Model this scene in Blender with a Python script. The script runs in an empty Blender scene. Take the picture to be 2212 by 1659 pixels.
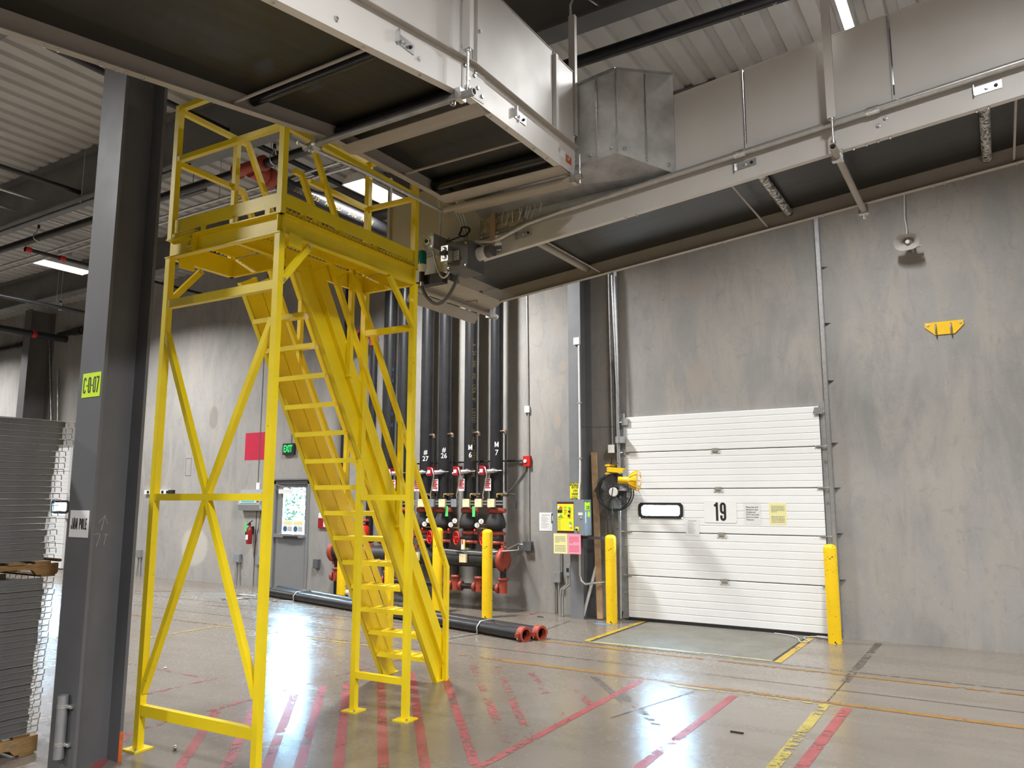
import bpy, bmesh, math, random
from mathutils import Vector, Matrix
random.seed(7)
SC = bpy.context.scene
COL = SC.collection
PI = math.pi
R = math.radians
EXPOSURE = 0.38

# ---------------------------------------------------------------- camera solve (photo treated as 2212 x 1659)
FPX, PITCH, ROLL, YAW, CAMH = 1681.55, R(8.3825), R(0.03676), R(-31.9852), 1.8
_f = Vector((math.sin(YAW)*math.cos(PITCH), math.cos(YAW)*math.cos(PITCH), math.sin(PITCH)))
_r = Vector((math.cos(YAW), -math.sin(YAW), 0)); _u = _r.cross(_f)
_r2 = _r*math.cos(ROLL) + _u*math.sin(ROLL); _u2 = -_r*math.sin(ROLL) + _u*math.cos(ROLL)
CAM = Vector((0, 0, CAMH))
def _ray(px, py): return _r2*((px-1106)/FPX) - _u2*((py-829.5)/FPX) + _f
def aty(px, py, y):
    d = _ray(px, py); return CAM + d*(y/d.y)
def atx(px, py, x):
    d = _ray(px, py); return CAM + d*(x/d.x)
def atz(px, py, z):
    d = _ray(px, py); return CAM + d*((z-CAMH)/d.z)
cd = bpy.data.cameras.new('camera'); cam = bpy.data.objects.new('camera', cd); COL.objects.link(cam)
cd.sensor_width = 36; cd.lens = FPX/2212*36; cd.clip_start = .05; cd.clip_end = 400
m = Matrix((_r2, _u2, -_f)).transposed().to_4x4(); m.translation = CAM; cam.matrix_world = m
SC.camera = cam

# ---------------------------------------------------------------- materials
class NT:
    def __init__(s, name):
        s.m = bpy.data.materials.new(name); s.m.use_nodes = True; s.t = s.m.node_tree; s.t.nodes.clear()
        s.out = s.n('ShaderNodeOutputMaterial')
    def n(s, typ, **kw):
        nd = s.t.nodes.new(typ)
        for k, v in kw.items():
            if k.startswith('i_'): nd.inputs[k[2:].replace('_', ' ')].default_value = v
            else: setattr(nd, k, v)
        return nd
    def l(s, a, b): s.t.links.new(a, b)
    def coord(s, kind='Object', scale=(1, 1, 1)):
        tc = s.n('ShaderNodeTexCoord'); mp = s.n('ShaderNodeMapping'); mp.inputs['Scale'].default_value = scale
        s.l(tc.outputs[kind], mp.inputs['Vector']); return mp.outputs['Vector']
    def noise(s, vec, scale, detail=4, rough=.55, dist=0):
        nd = s.n('ShaderNodeTexNoise'); nd.inputs['Scale'].default_value = scale; nd.inputs['Detail'].default_value = detail
        nd.inputs['Roughness'].default_value = rough; nd.inputs['Distortion'].default_value = dist
        s.l(vec, nd.inputs['Vector']); return nd.outputs['Fac']
    def ramp(s, fac, stops):
        nd = s.n('ShaderNodeValToRGB'); el = nd.color_ramp.elements
        while len(el) < len(stops): el.new(.5)
        for e, (p, c) in zip(el, stops):
            e.position = p; e.color = (c, c, c, 1) if not hasattr(c, '__len__') else (*c, 1)
        s.l(fac, nd.inputs['Fac']); return nd.outputs['Color']
    def mix(s, fac, a, b, mode='MIX'):
        nd = s.n('ShaderNodeMix', data_type='RGBA', blend_type=mode)
        for v, i in ((fac, 0), (a, 6), (b, 7)):
            if hasattr(v, 'is_linked'): s.l(v, nd.inputs[i])
            elif i == 0: nd.inputs[0].default_value = v
            else: nd.inputs[i].default_value = (*v, 1)
        return nd.outputs[2]
    def math(s, op, a, b=0):
        nd = s.n('ShaderNodeMath', operation=op)
        for v, i in ((a, 0), (b, 1)):
            if hasattr(v, 'is_linked'): s.l(v, nd.inputs[i])
            else: nd.inputs[i].default_value = v
        return nd.outputs[0]
    def bsdf(s, color, rough=.5, metal=0, bump=None, bstr=.1, bdist=.01, spec=None):
        b = s.n('ShaderNodeBsdfPrincipled')
        for v, k in ((color, 'Base Color'), (rough, 'Roughness'), (metal, 'Metallic')):
            if hasattr(v, 'is_linked'): s.l(v, b.inputs[k])
            else: b.inputs[k].default_value = (*v, 1) if hasattr(v, '__len__') else v
        if spec is not None: b.inputs['Specular IOR Level'].default_value = spec
        if bump is not None:
            bp = s.n('ShaderNodeBump'); bp.inputs['Strength'].default_value = bstr; bp.inputs['Distance'].default_value = bdist
            s.l(bump, bp.inputs['Height']); s.l(bp.outputs[0], b.inputs['Normal'])
        s.b = b; return b
    def done(s, sh=None):
        s.l((sh or s.b).outputs[0], s.out.inputs['Surface']); return s.m

def srgb(r, g, b):
    f = lambda c: (c/255/12.92) if c/255 <= .04045 else ((c/255+.055)/1.055)**2.4
    return (f(r), f(g), f(b))
M = {}
def simple(key, col, rough=.5, metal=0, var=.12, nscale=6, bstr=.0, dirt=None, spec=None):
    t = NT(key); v = t.coord('Object'); n = t.noise(v, nscale, 5)
    lo = tuple(max(0, c*(1-var)) for c in col); hi = tuple(min(1, c*(1+var)) for c in col)
    c = t.ramp(n, [(.3, lo), (.7, hi)])
    if dirt:
        n2 = t.noise(v, nscale*3.1, 6, .65); f = t.ramp(n2, [(dirt[1], 0), (dirt[1]+.06, 1)]); c = t.mix(f, c, dirt[0])
    rr = t.ramp(n, [(.3, min(1, rough+.06)), (.7, max(0, rough-.06))])
    t.bsdf(c, rr, metal, n if bstr else None, bstr, spec=spec); M[key] = t.done(); return M[key]

simple('yellow_paint', (.72, .535, .008), .38, var=.05, nscale=2.5)
simple('bollard_yellow', (.80, .50, .004), .42, var=.05, nscale=3, dirt=((.03, .025, .02), .70))
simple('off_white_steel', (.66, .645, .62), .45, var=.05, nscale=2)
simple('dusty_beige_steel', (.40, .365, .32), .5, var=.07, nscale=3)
simple('galvanized', (.62, .63, .64), .36, .9, var=.22, nscale=9)
simple('galvanized_sheet', (.62, .625, .62), .40, .35, var=.28, nscale=4)
simple('rope_grey', (.42, .41, .39), .8, var=.1, nscale=60)
simple('galvanized_dull', (.40, .41, .42), .48, .7, var=.18, nscale=7)
simple('bright_galv', (.78, .79, .80), .28, .95, var=.15, nscale=30)
simple('zinc', (.7, .7, .7), .3, .9, var=.1, nscale=40)
simple('conduit_steel', (.55, .55, .53), .38, .75, var=.1, nscale=20)
simple('belt_black', (.018, .017, .016), .42, var=.3, nscale=1.5)
simple('roller_black', (.02, .02, .022), .22, .2, var=.2, nscale=4)
simple('pipe_black', (.022, .022, .024), .36, .15, var=.3, nscale=5)
simple('cast_black', (.03, .03, .03), .5, var=.25, nscale=8)
simple('oxide_red', (.33, .055, .032), .42, var=.15, nscale=12)
simple('valve_red', (.52, .02, .016), .35, var=.1, nscale=12)
simple('deep_red', (.30, .012, .02), .35, var=.1, nscale=12)
simple('column_grey', (.118, .120, .128), .46, var=.10, nscale=2.2, dirt=((.14, .09, .06), .76))
simple('beam_grey', (.125, .123, .122), .5, var=.12, nscale=2)
simple('embed_grey', (.17, .175, .185), .5, var=.10, nscale=3)
simple('deck_white', (.44, .435, .425), .5, var=.07, nscale=2)
simple('grey_box', (.22, .245, .265), .42, var=.04, nscale=3)
simple('grey_steel_door', (.20, .205, .21), .45, var=.04, nscale=3)
simple('dark_grey_box', (.105, .108, .118), .42, var=.05, nscale=3)
simple('white_plastic', (.80, .80, .79), .4, var=.03)
simple('door_white', (.80, .81, .81), .36, var=.025, nscale=2)
simple('black_rubber', (.012, .012, .012), .6, var=.2)
simple('matte_black', (.014, .014, .015), .5, var=.2)
simple('maroon', (.085, .010, .012), .45, var=.05)
simple('wood_new', (.60, .40, .235), .65, var=.22, nscale=7)
simple('paper_white', (.80, .80, .80), .6, var=.02)
simple('paper_yellow', (.80, .76, .36), .6, var=.02)
simple('paper_pink', (.85, .33, .45), .6, var=.02)
simple('cream_plastic', (.80, .70, .43), .45, var=.03)
simple('hi_vis_yellow', (.62, .90, .02), .5, var=.02)
simple('caution_yellow', (.85, .78, .02), .45, var=.02)
simple('green_tag', (.10, .62, .16), .5, var=.08, nscale=30)
simple('teal_lens', (.0, .16, .17), .15, var=.05)
simple('ink', (.012, .012, .012), .6, var=.05)
simple('ink_grey', (.20, .20, .20), .6, var=.05)
simple('ink_red', (.55, .03, .05), .6, var=.05)
simple('ink_white', (.86, .88, .90), .6, var=.05)
simple('ink_gold', (.13, .09, .025), .6, var=.1)
simple('ink_blue', (.03, .10, .22), .6, var=.1)
simple('chalk', (.42, .42, .40), .9, var=.2, nscale=60)
simple('brass', (.50, .36, .13), .35, .85, var=.2, nscale=40)
simple('bronze_dark', (.12, .085, .06), .45, .5, var=.3, nscale=40)
simple('wire_grey', (.38, .385, .39), .38, .55, var=.12, nscale=10)
simple('deck_channel_grey', (.15, .15, .152), .5, .15, var=.15, nscale=6)
simple('red_tape', (.50, .025, .06), .42, var=.08, nscale=5)
simple('dock_light_yellow', (.86, .52, .008), .35, var=.05)
simple('tag_white', (.75, .75, .73), .5, var=.04)
simple('foam_tan', (.34, .30, .20), .85, var=.35, nscale=16, bstr=.6)
simple('cardboard', (.42, .28, .17), .7, var=.08)
simple('blue_scrap', (.08, .30, .62), .5, var=.2, nscale=30)
simple('leaf', (.016, .019, .0015), .6, var=.5, nscale=3)
simple('outside_ground', (.03, .03, .03), .8, var=.1)
simple('orange_paint', (.55, .12, .03), .6, var=.2, nscale=20)
simple('horn_grey', (.42, .41, .38), .5, var=.05)
simple('joint_dark', (.07, .065, .06), .8, var=.2)
simple('screen_body', (.30, .31, .32), .4, var=.05)

def emis(key, col, st):
    t = NT(key); e = t.n('ShaderNodeEmission'); e.inputs['Color'].default_value = (*col, 1); e.inputs['Strength'].default_value = st
    M[key] = t.done(e)
emis('lamp_tube', (1, .98, .96), 5)
emis('strip_tube', (1, .98, .95), 14)
emis('exit_green', (.05, 1, .22), .9)
emis('screen_blue', (.12, .62, .95), .8)

def glass(key, tint=(.93, .97, .97), refl=.08):
    t = NT(key); a = t.n('ShaderNodeBsdfTransparent'); a.inputs[0].default_value = (*tint, 1)
    g = t.n('ShaderNodeBsdfGlossy'); g.inputs['Roughness'].default_value = .05
    mx = t.n('ShaderNodeMixShader'); mx.inputs[0].default_value = refl
    t.l(a.outputs[0], mx.inputs[1]); t.l(g.outputs[0], mx.inputs[2]); M[key] = t.done(mx)
glass('window_glass'); glass('clear_plastic', (.98, .985, .985), .03)

def wood(key, a, b):
    t = NT(key); v = t.coord('Object', (5, 5, 40)); n = t.noise(v, 2.2, 6, .6, .6)
    v2 = t.coord('Object'); n2 = t.noise(v2, 3, 3)
    c = t.mix(t.ramp(n2, [(.35, 0), (.7, 1)]), t.ramp(n, [(.3, a), (.7, b)]), tuple(x*.55 for x in b))
    t.bsdf(c, .7, 0, n, .4); M[key] = t.done()
wood('wood_old', (.16, .085, .03), (.40, .235, .09)); wood('wood_pallet', (.30, .17, .06), (.52, .33, .14))

def chipped(key, col, th):
    t = NT(key); v = t.coord('Object'); n = t.noise(v, 34, 3, .6); n2 = t.noise(v, 2.2, 3)
    f = t.ramp(t.math('ADD', n, t.math('MULTIPLY', t.math('SUBTRACT', n2, .5), .35)), [(th, 0), (th+.02, 1)])
    base = t.ramp(t.noise(v, 3, 4), [(.3, tuple(c*.93 for c in col)), (.7, tuple(min(1, c*1.06) for c in col))])
    t.bsdf(t.mix(f, base, (.03, .025, .02)), .4); M[key] = t.done()
chipped('bollard_yellow', (.84, .55, .004), .66); chipped('yellow_paint', (.85, .655, .010), .75)

def painted_line(key, col, wear):
    t = NT(key); v = t.coord('Object'); n = t.noise(v, 13, 8, .74, .5); n2 = t.noise(v, 1.6, 3)
    f = t.ramp(t.math('ADD', n, t.math('MULTIPLY', t.math('SUBTRACT', n2, .5), .7)), [(wear, 0), (wear+.05, 1)])
    t.bsdf(t.ramp(t.noise(v, 7, 6, .65), [(.3, tuple(c*.66 for c in col)), (.68, col)]), .42)
    tr = t.n('ShaderNodeBsdfTransparent'); mx = t.n('ShaderNodeMixShader'); t.l(f, mx.inputs[0])
    t.l(tr.outputs[0], mx.inputs[1]); t.l(t.b.outputs[0], mx.inputs[2]); M[key] = t.done(mx)
painted_line('line_red', (.35, .078, .085), .39); painted_line('line_red_worn', (.36, .09, .09), .52)
painted_line('line_red_faint', (.34, .10, .10), .58); painted_line('line_orange', (.30, .155, .035), .40)
painted_line('line_orange_faint', (.25, .15, .08), .50)
painted_line('line_yellow', (.44, .36, .075), .44); painted_line('line_yellow_solid', (.50, .34, .03), .32)
painted_line('line_stain', (.120, .103, .086), .45); painted_line('line_joint', (.06, .052, .045), .36)

def wall_material():
    t = NT('tilt_up_concrete'); v = t.coord('Object'); vs = t.coord('Object', (1, 1, .28))
    n1 = t.noise(v, .55, 5, .6, .3); n2 = t.noise(vs, 2.4, 7, .65, .8); n3 = t.noise(v, 26, 4, .6)
    c = t.ramp(n1, [(.30, (.215, .211, .205)), (.52, (.282, .276, .267)), (.72, (.345, .335, .322))])
    c = t.mix(t.ramp(n2, [(.40, 0), (.62, .8)]), c, (.352, .33, .298))
    c = t.mix(t.ramp(t.noise(vs, 5.5, 6, .7, 1.2), [(.54, 0), (.72, .65)]), c, (.235, .228, .222))
    c = t.mix(t.ramp(t.noise(v, 3.2, 7, .72, 2.5), [(.56, 0), (.70, .55)]), c, (.215, .21, .205))
    c = t.mix(t.ramp(n3, [(.60, 0), (.74, .4)]), c, (.41, .395, .37))
    c = t.mix(t.ramp(t.noise(v, 11, 4, .7), [(.735, 0), (.755, .75)]), c, (.10, .098, .095))
    # rubbed repair patches, placed where the photograph shows them
    sep = t.n('ShaderNodeSeparateXYZ'); t.l(v, sep.inputs[0])
    wob = t.math('MULTIPLY', t.math('SUBTRACT', t.noise(v, 6, 3), .5), .35)
    for (x, z, rx, rz, col) in PATCHES:
        dx = t.math('DIVIDE', t.math('SUBTRACT', sep.outputs[0], x), rx); dz = t.math('DIVIDE', t.math('SUBTRACT', sep.outputs[2], z), rz)
        d = t.math('ADD', t.math('SQRT', t.math('ADD', t.math('MULTIPLY', dx, dx), t.math('MULTIPLY', dz, dz))), wob)
        c = t.mix(t.ramp(d, [(.80, .62), (1.0, 0)]), c, col)
    t.bsdf(c, .78, 0, n2, .12, .02); M['concrete_wall'] = t.done()
_pt = lambda px, py, y=11.24: aty(px, py, y)
PATCHES = []
for px, py, rx, rz, col in ((1497, 622, .17, .17, (.335, .29, .25)), (1508, 818, .19, .27, (.335, .29, .25)), (1203, 912, .08, .13, (.37, .315, .265)),
                            (1205, 978, .07, .13, (.37, .315, .265)), (1213, 820, .09, .09, (.36, .31, .26)), (462, 902, .16, .28, (.20, .175, .15)),
                            (1215, 790, .08, .1, (.36, .31, .26)), (420, 1180, .5, .45, (.52, .49, .43))):
    p = _pt(px, py); PATCHES.append((p.x, p.z, rx, rz, col))
wall_material()

def floor_material():
    t = NT('polished_concrete_floor'); v = t.coord('Object'); vs = t.coord('Object', (.35, 1.5, 1))
    n1 = t.noise(v, .35, 4, .6); n2 = t.noise(vs, 1.3, 7, .66, .5); n3 = t.noise(v, 14, 5, .65); n4 = t.noise(vs, 1.7, 4, .5, .6)
    c = t.ramp(n1, [(.3, (.168, .146, .122)), (.6, (.192, .168, .142)), (.8, (.212, .188, .162))])
    c = t.mix(t.ramp(n2, [(.34, .55), (.56, 0)]), c, (.140, .118, .096))
    c = t.mix(t.ramp(n4, [(.52, 0), (.80, .5)]), c, (.232, .208, .182))
    c = t.mix(t.ramp(t.noise(v, 3.1, 9, .75), [(.69, 0), (.74, .5)]), c, (.10, .085, .072))
    rr = t.ramp(t.math('ADD', t.math('MULTIPLY', n2, .6), t.math('MULTIPLY', n3, .4)), [(.36, .36), (.5, .25), (.66, .17)])
    bmp = t.math('ADD', t.math('MULTIPLY', t.noise(v, 5, 4, .6), .8), t.math('MULTIPLY', t.noise(v, 40, 3), .2))
    t.bsdf(c, rr, 0, bmp, .045, .012, spec=.6); M['floor_concrete'] = t.done()
floor_material()

def belt_material():
    t = NT('conveyor_belt'); v = t.coord('Object', (.5, 14, 1)); n = t.noise(v, 2, 5)
    t.bsdf(t.ramp(n, [(.3, (.016, .0155, .0145)), (.7, (.028, .027, .0255))]), t.ramp(n, [(.3, .36), (.7, .48)])); M['belt_side'] = t.done()
    t = NT('conveyor_belt_dusty'); v = t.coord('Object', (14, .5, 1)); n = t.noise(v, 1.2, 5)
    t.bsdf(t.ramp(n, [(.3, (.015, .0135, .0105)), (.7, (.023, .0205, .016))]), t.ramp(n, [(.3, .42), (.7, .55)])); M['belt_main'] = t.done()
belt_material()
def plastic_wrap():
    t = NT('torn_wrap'); v = t.coord('Object'); n = t.noise(v, 38, 4, .6); f = t.ramp(n, [(.47, 0), (.5, 1)])
    t.bsdf(t.mix(f, (.02, .02, .02), (.62, .62, .60)), .3); M['torn_wrap'] = t.done()
plastic_wrap()
def leveler_plate():
    t = NT('checker_plate'); v = t.coord('Object', (14, 26, 1)); vo = t.n('ShaderNodeTexVoronoi'); vo.inputs['Scale'].default_value = 1.6
    t.l(v, vo.inputs['Vector']); h = t.ramp(vo.outputs['Distance'], [(.2, 1), (.42, 0)])
    n = t.noise(t.coord('Object'), 2.5, 5)
    t.bsdf(t.ramp(n, [(.3, (.15, .145, .12)), (.7, (.22, .21, .18))]), .5, .25, h, .6, .01); M['checker_plate'] = t.done()
leveler_plate()

# ---------------------------------------------------------------- mesh builder
class MB:
    def __init__(s): s.v = []; s.f = []; s.sm = []
    def add(s, vs, fs, smooth=False):
        o = len(s.v); s.v += [tuple(x) for x in vs]; s.f += [tuple(i+o for i in f) for f in fs]; s.sm += [smooth]*len(fs); return s
    def box(s, a, b):
        x0, y0, z0 = (min(a[i], b[i]) for i in range(3)); x1, y1, z1 = (max(a[i], b[i]) for i in range(3))
        return s.add([(x0, y0, z0), (x1, y0, z0), (x1, y1, z0), (x0, y1, z0), (x0, y0, z1), (x1, y0, z1), (x1, y1, z1), (x0, y1, z1)],
                     [(3, 2, 1, 0), (4, 5, 6, 7), (0, 1, 5, 4), (1, 2, 6, 5), (2, 3, 7, 6), (3, 0, 4, 7)])
    def cbox(s, c, d): return s.box([c[i]-d[i]/2 for i in range(3)], [c[i]+d[i]/2 for i in range(3)])
    def ext(s, poly, p0, p1, u, v, closed=True, cap=True):
        p0, p1, u, v = Vector(p0), Vector(p1), Vector(u), Vector(v); n = len(poly)
        vs = [p0+u*a+v*b for a, b in poly] + [p1+u*a+v*b for a, b in poly]
        fs = [(i, (i+1) % n, n+(i+1) % n, n+i) for i in range(n if closed else n-1)]
        if cap and closed: fs += [tuple(range(n-1, -1, -1)), tuple(range(n, 2*n))]
        return s.add(vs, fs)
    def bar(s, p, q, w, h=None, up=(0, 0, 1)):
        h = h or w; p, q = Vector(p), Vector(q); d = (q-p).normalized(); up = Vector(up)
        if abs(d.dot(up)) > .99: up = Vector((1, 0, 0)) if abs(d.x) < .9 else Vector((0, 1, 0))
        u = d.cross(up).normalized(); v = u.cross(d)
        return s.ext([(-w/2, -h/2), (w/2, -h/2), (w/2, h/2), (-w/2, h/2)], p, q, u, v)
    def chan(s, p, q, D, Fl, t, dd, fd):
        # C channel: web of depth D along dd starting at p, flanges of length Fl along fd
        return s.ext([(0, 0), (Fl, 0), (Fl, t), (t, t), (t, D-t), (Fl, D-t), (Fl, D), (0, D)], p, q, fd, dd)
    def cyl(s, p, q, r, n=16, r2=None, cap=True, smooth=True):
        p, q = Vector(p), Vector(q); d = (q-p).normalized(); up = Vector((0, 0, 1)) if abs(d.z) < .95 else Vector((1, 0, 0))
        u = d.cross(up).normalized(); v = d.cross(u); r2 = r if r2 is None else r2
        vs = [p+(u*math.cos(2*PI*i/n)+v*math.sin(2*PI*i/n))*r for i in range(n)] + [q+(u*math.cos(2*PI*i/n)+v*math.sin(2*PI*i/n))*r2 for i in range(n)]
        s.add(vs, [(i, (i+1) % n, n+(i+1) % n, n+i) for i in range(n)], smooth)
        if cap: s.add(vs, [tuple(range(n-1, -1, -1)), tuple(range(n, 2*n))])
        return s
    def pipe(s, p, q, r, t, n=20):
        p, q = Vector(p), Vector(q)
        s.cyl(p, q, r, n, cap=False); s.cyl(q, p, r-t, n, cap=False)
        d = (q-p).normalized(); up = Vector((0, 0, 1)) if abs(d.z) < .95 else Vector((1, 0, 0)); u = d.cross(up).normalized(); v = d.cross(u)
        for c in (p, q):
            vs = [c+(u*math.cos(2*PI*i/n)+v*math.sin(2*PI*i/n))*rr for rr in (r, r-t) for i in range(n)]
            s.add(vs, [(i, (i+1) % n, n+(i+1) % n, n+i) for i in range(n)])
        return s
    def tube(s, pts, r, n=8, closed=False):
        pts = [Vector(p) for p in pts]; k = len(pts); rings = []; pu = None
        for i, p in enumerate(pts):
            a = pts[(i-1) % k] if (i or closed) else p; b = pts[(i+1) % k] if (i < k-1 or closed) else p
            d = (b-a).normalized()
            if pu is None:
                up = Vector((0, 0, 1)) if abs(d.z) < .9 else Vector((1, 0, 0)); u = d.cross(up).normalized()
            else:
                u = pu - d*pu.dot(d)
                u = u.normalized() if u.length > 1e-6 else d.orthogonal().normalized()
            pu = u; v = d.cross(u); rings.append([p+(u*math.cos(2*PI*j/n)+v*math.sin(2*PI*j/n))*r for j in range(n)])
        vs = [x for rg in rings for x in rg]; fs = []
        for i in range(k if closed else k-1):
            for j in range(n): fs.append((i*n+j, i*n+(j+1) % n, ((i+1) % k)*n+(j+1) % n, ((i+1) % k)*n+j))
        s.add(vs, fs, True)
        if not closed: s.add(rings[0]+rings[-1], [tuple(range(n-1, -1, -1)), tuple(range(n, 2*n))])
        return s
    def lathe(s, prof, base, axis=(0, 0, 1), n=24):
        base, d = Vector(base), Vector(axis).normalized(); up = Vector((0, 0, 1)) if abs(d.z) < .95 else Vector((1, 0, 0))
        u = d.cross(up).normalized(); v = d.cross(u); vs = []
        for r, h in prof:
            for i in range(n): vs.append(base+d*h+(u*math.cos(2*PI*i/n)+v*math.sin(2*PI*i/n))*max(r, 1e-4))
        fs = [(k*n+i, k*n+(i+1) % n, (k+1)*n+(i+1) % n, (k+1)*n+i) for k in range(len(prof)-1) for i in range(n)]
        s.add(vs, fs, True); s.add(vs, [tuple(range(n-1, -1, -1)), tuple(range((len(prof)-1)*n, len(prof)*n))]); return s
    def build(s, name, mat, parent=None, Mx=None, origin=None):
        me = bpy.data.meshes.new(name); me.from_pydata(s.v, [], s.f); me.update()
        if Mx is not None: me.transform(Mx)
        bm = bmesh.new(); bm.from_mesh(me); bmesh.ops.recalc_face_normals(bm, faces=bm.faces); bm.to_mesh(me); bm.free()
        me.polygons.foreach_set('use_smooth', s.sm)
        me.materials.append(M[mat] if isinstance(mat, str) else mat)
        return place(name, me, parent, origin)
def world_of(o):
    m = Matrix.Translation(o.location) @ o.rotation_euler.to_matrix().to_4x4()
    return m if o.parent is None else world_of(o.parent) @ m
def place(name, me, parent, origin=None):
    o = bpy.data.objects.new(name, me); COL.objects.link(o)
    if parent is not None:
        me.transform(world_of(parent).inverted()); o.parent = parent
    else:
        if origin is None:
            xs = [v.co for v in me.vertices]
            origin = Vector(((min(c.x for c in xs)+max(c.x for c in xs))/2, (min(c.y for c in xs)+max(c.y for c in xs))/2, min(c.z for c in xs)))
        me.transform(Matrix.Translation(-Vector(origin))); o.location = origin
    return o
def tag(o, label, cat, group=None, kind=None):
    if label: o['label'] = label
    if cat: o['category'] = cat
    if group: o['group'] = group
    if kind: o['kind'] = kind
    return o
def thing(name, label, cat, loc, group=None, rotz=0):
    o = bpy.data.objects.new(name, None); COL.objects.link(o); o.location = loc; o.rotation_euler = (0, 0, rotz); o.empty_display_size = .1
    return tag(o, label, cat, group)
def dup(root, d, label=None):
    def rec(o, par):
        c = o.copy(); COL.objects.link(c)
        if par is not None: c.parent = par
        for ch in [x for x in bpy.data.objects if x.parent == o and x != c]: rec(ch, c)
        return c
    c = rec(root, None); c.location = root.location + Vector(d)
    if label: c['label'] = label
    return c
def text(s, size, loc, right, up, mat, parent, bold=0, xs=1, name='lettering', align='CENTER', lsp=1, th=.0012):
    cu = bpy.data.curves.new('t', 'FONT'); cu.body = s; cu.size = size; cu.align_x = align; cu.align_y = 'CENTER'; cu.offset = bold
    cu.extrude = th/2; cu.space_line = lsp; cu.resolution_u = 2
    ob = bpy.data.objects.new('t', cu); COL.objects.link(ob)
    me = bpy.data.meshes.new_from_object(ob.evaluated_get(bpy.context.evaluated_depsgraph_get()))
    bpy.data.objects.remove(ob); bpy.data.curves.remove(cu)
    r, u = Vector(right).normalized(), Vector(up).normalized(); nrm = r.cross(u)
    mx = Matrix((r*xs, u, nrm)).transposed().to_4x4(); mx.translation = Vector(loc)
    me.transform(mx); me.materials.clear(); me.materials.append(M[mat]); me.name = name
    for p in me.polygons: p.use_smooth = False
    return place(name, me, parent)
X3, Y3, Z3 = Vector((1, 0, 0)), Vector((0, 1, 0)), Vector((0, 0, 1))

def _arc(cx, cy, rx, ry, a0, a1, n=7): return [(cx+rx*math.cos(R(a0+(a1-a0)*k/n)), cy+ry*math.sin(R(a0+(a1-a0)*k/n))) for k in range(n+1)]
def glyph(ch, w, h, t):
    a, b, c, d = t/2, w-t/2, t/2, h-t/2; m = (a+b)/2; r = (b-a)/2; ry = min(r*1.25, h*.22)
    if ch in '0O': return [(_arc(m, d-ry, r, ry, 0, 180)+_arc(m, c+ry, r, ry, 180, 360), True)]
    if ch == 'C': return [([(b, d-ry-t*.45)]+_arc(m, d-ry, r, ry, 0, 180)+_arc(m, c+ry, r, ry, 180, 360)+[(b, c+ry+t*.45)], False)]
    if ch == '-': return [([(w*.12, h*.47), (w*.88, h*.47)], False)]
    if ch == '7': return [([(0, d), (b, d), (b-.02*w, d-t), (m-.1*w, 0)], False)]
    if ch == 'J': return [([(b, h), (b, c+ry)]+_arc(m, c+ry, r, ry, 0, -180)+[(a, h*.36)], False)]
    if ch == 'A': return [([(a*.8, 0), (m-t*.12, h), (m+t*.12, h), (w-a*.8, 0)], False), ([(w*.25, h*.27), (w*.75, h*.27)], False)]
    if ch == 'M': return [([(a, 0), (a, h)], False), ([(b, 0), (b, h)], False), ([(a, h*.97), (m, h*.22), (b, h*.97)], False)]
    if ch == 'P': return [([(a, 0), (a, h)], False), ([(a, d), (m, d)]+_arc(m, d-ry, r, ry, 90, -0)+_arc(m, h*.46+ry, r, ry, 0, -90)+[(a, h*.46)], False)]
    if ch == 'L': return [([(a, h), (a, c), (w, c)], False)]
    if ch == 'E': return [([(w, d), (a, d), (a, c), (w, c)], False), ([(a, h/2), (w*.92, h/2)], False)]
    if ch == '1': return [([(b-.10*w, 0), (b-.10*w, h)], False), ([(b-.10*w, d-.02*h), (a*.4, h*.80)], False)]
    if ch == '9': return [(_arc(m, d-ry, r, ry, 0, 180)+_arc(m, h*.44+ry, r, ry, 180, 360), True), ([(b, d-ry), (b, c+ry)]+_arc(m, c+ry, r, ry, 0, -180)+[(a, h*.30)], False)]
    return []
def stencil(s, h, w, t, gap, c, right, up, mat, parent, name='lettering', wid={}):
    """bold condensed lettering as flat ribbons of even stroke width"""
    right, up = Vector(right), Vector(up); ws = [wid.get(ch, w) for ch in s]; x = -(sum(ws)+gap*(len(s)-1))/2; mb = MB(); lift = Vector(right).cross(up)*.0004; k = 0
    for ch, cw in zip(s, ws):
        for pts, closed in glyph(ch, cw, h, t):
            pts = [p for i, p in enumerate(pts) if not i or (Vector(p)-Vector(pts[i-1])).length > 1e-4]
            if closed and (Vector(pts[0])-Vector(pts[-1])).length < 1e-4: pts = pts[:-1]
            n = len(pts); L = []
            for i, p in enumerate(pts):
                q0 = pts[(i-1) % n] if (i or closed) else None; q1 = pts[(i+1) % n] if (i < n-1 or closed) else None
                d0 = (Vector(p)-Vector(q0)).normalized() if q0 else None; d1 = (Vector(q1)-Vector(p)).normalized() if q1 else None
                d = d0 if d1 is None else d1 if d0 is None else (d0+d1)
                if d.length < 1e-3: d = d1
                d = d.normalized(); nn = Vector((-d.y, d.x)); sc_ = 1 if d0 is None or d1 is None else 1/max(.45, nn.dot(Vector((-d1.y, d1.x))))
                L += [Vector(p)+nn*t/2*sc_, Vector(p)-nn*t/2*sc_]
            vs = [Vector(c)+right*(x+q.x)+up*(q.y-h/2)+lift*(k % 3) for q in L]; k += 1
            mb.add(vs, [(2*i, 2*i+1, (2*i+3) % (2*n), (2*i+2) % (2*n)) for i in range(n if closed else n-1)])
        x += cw+gap
    return mb.build(name, mat, parent)

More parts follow.
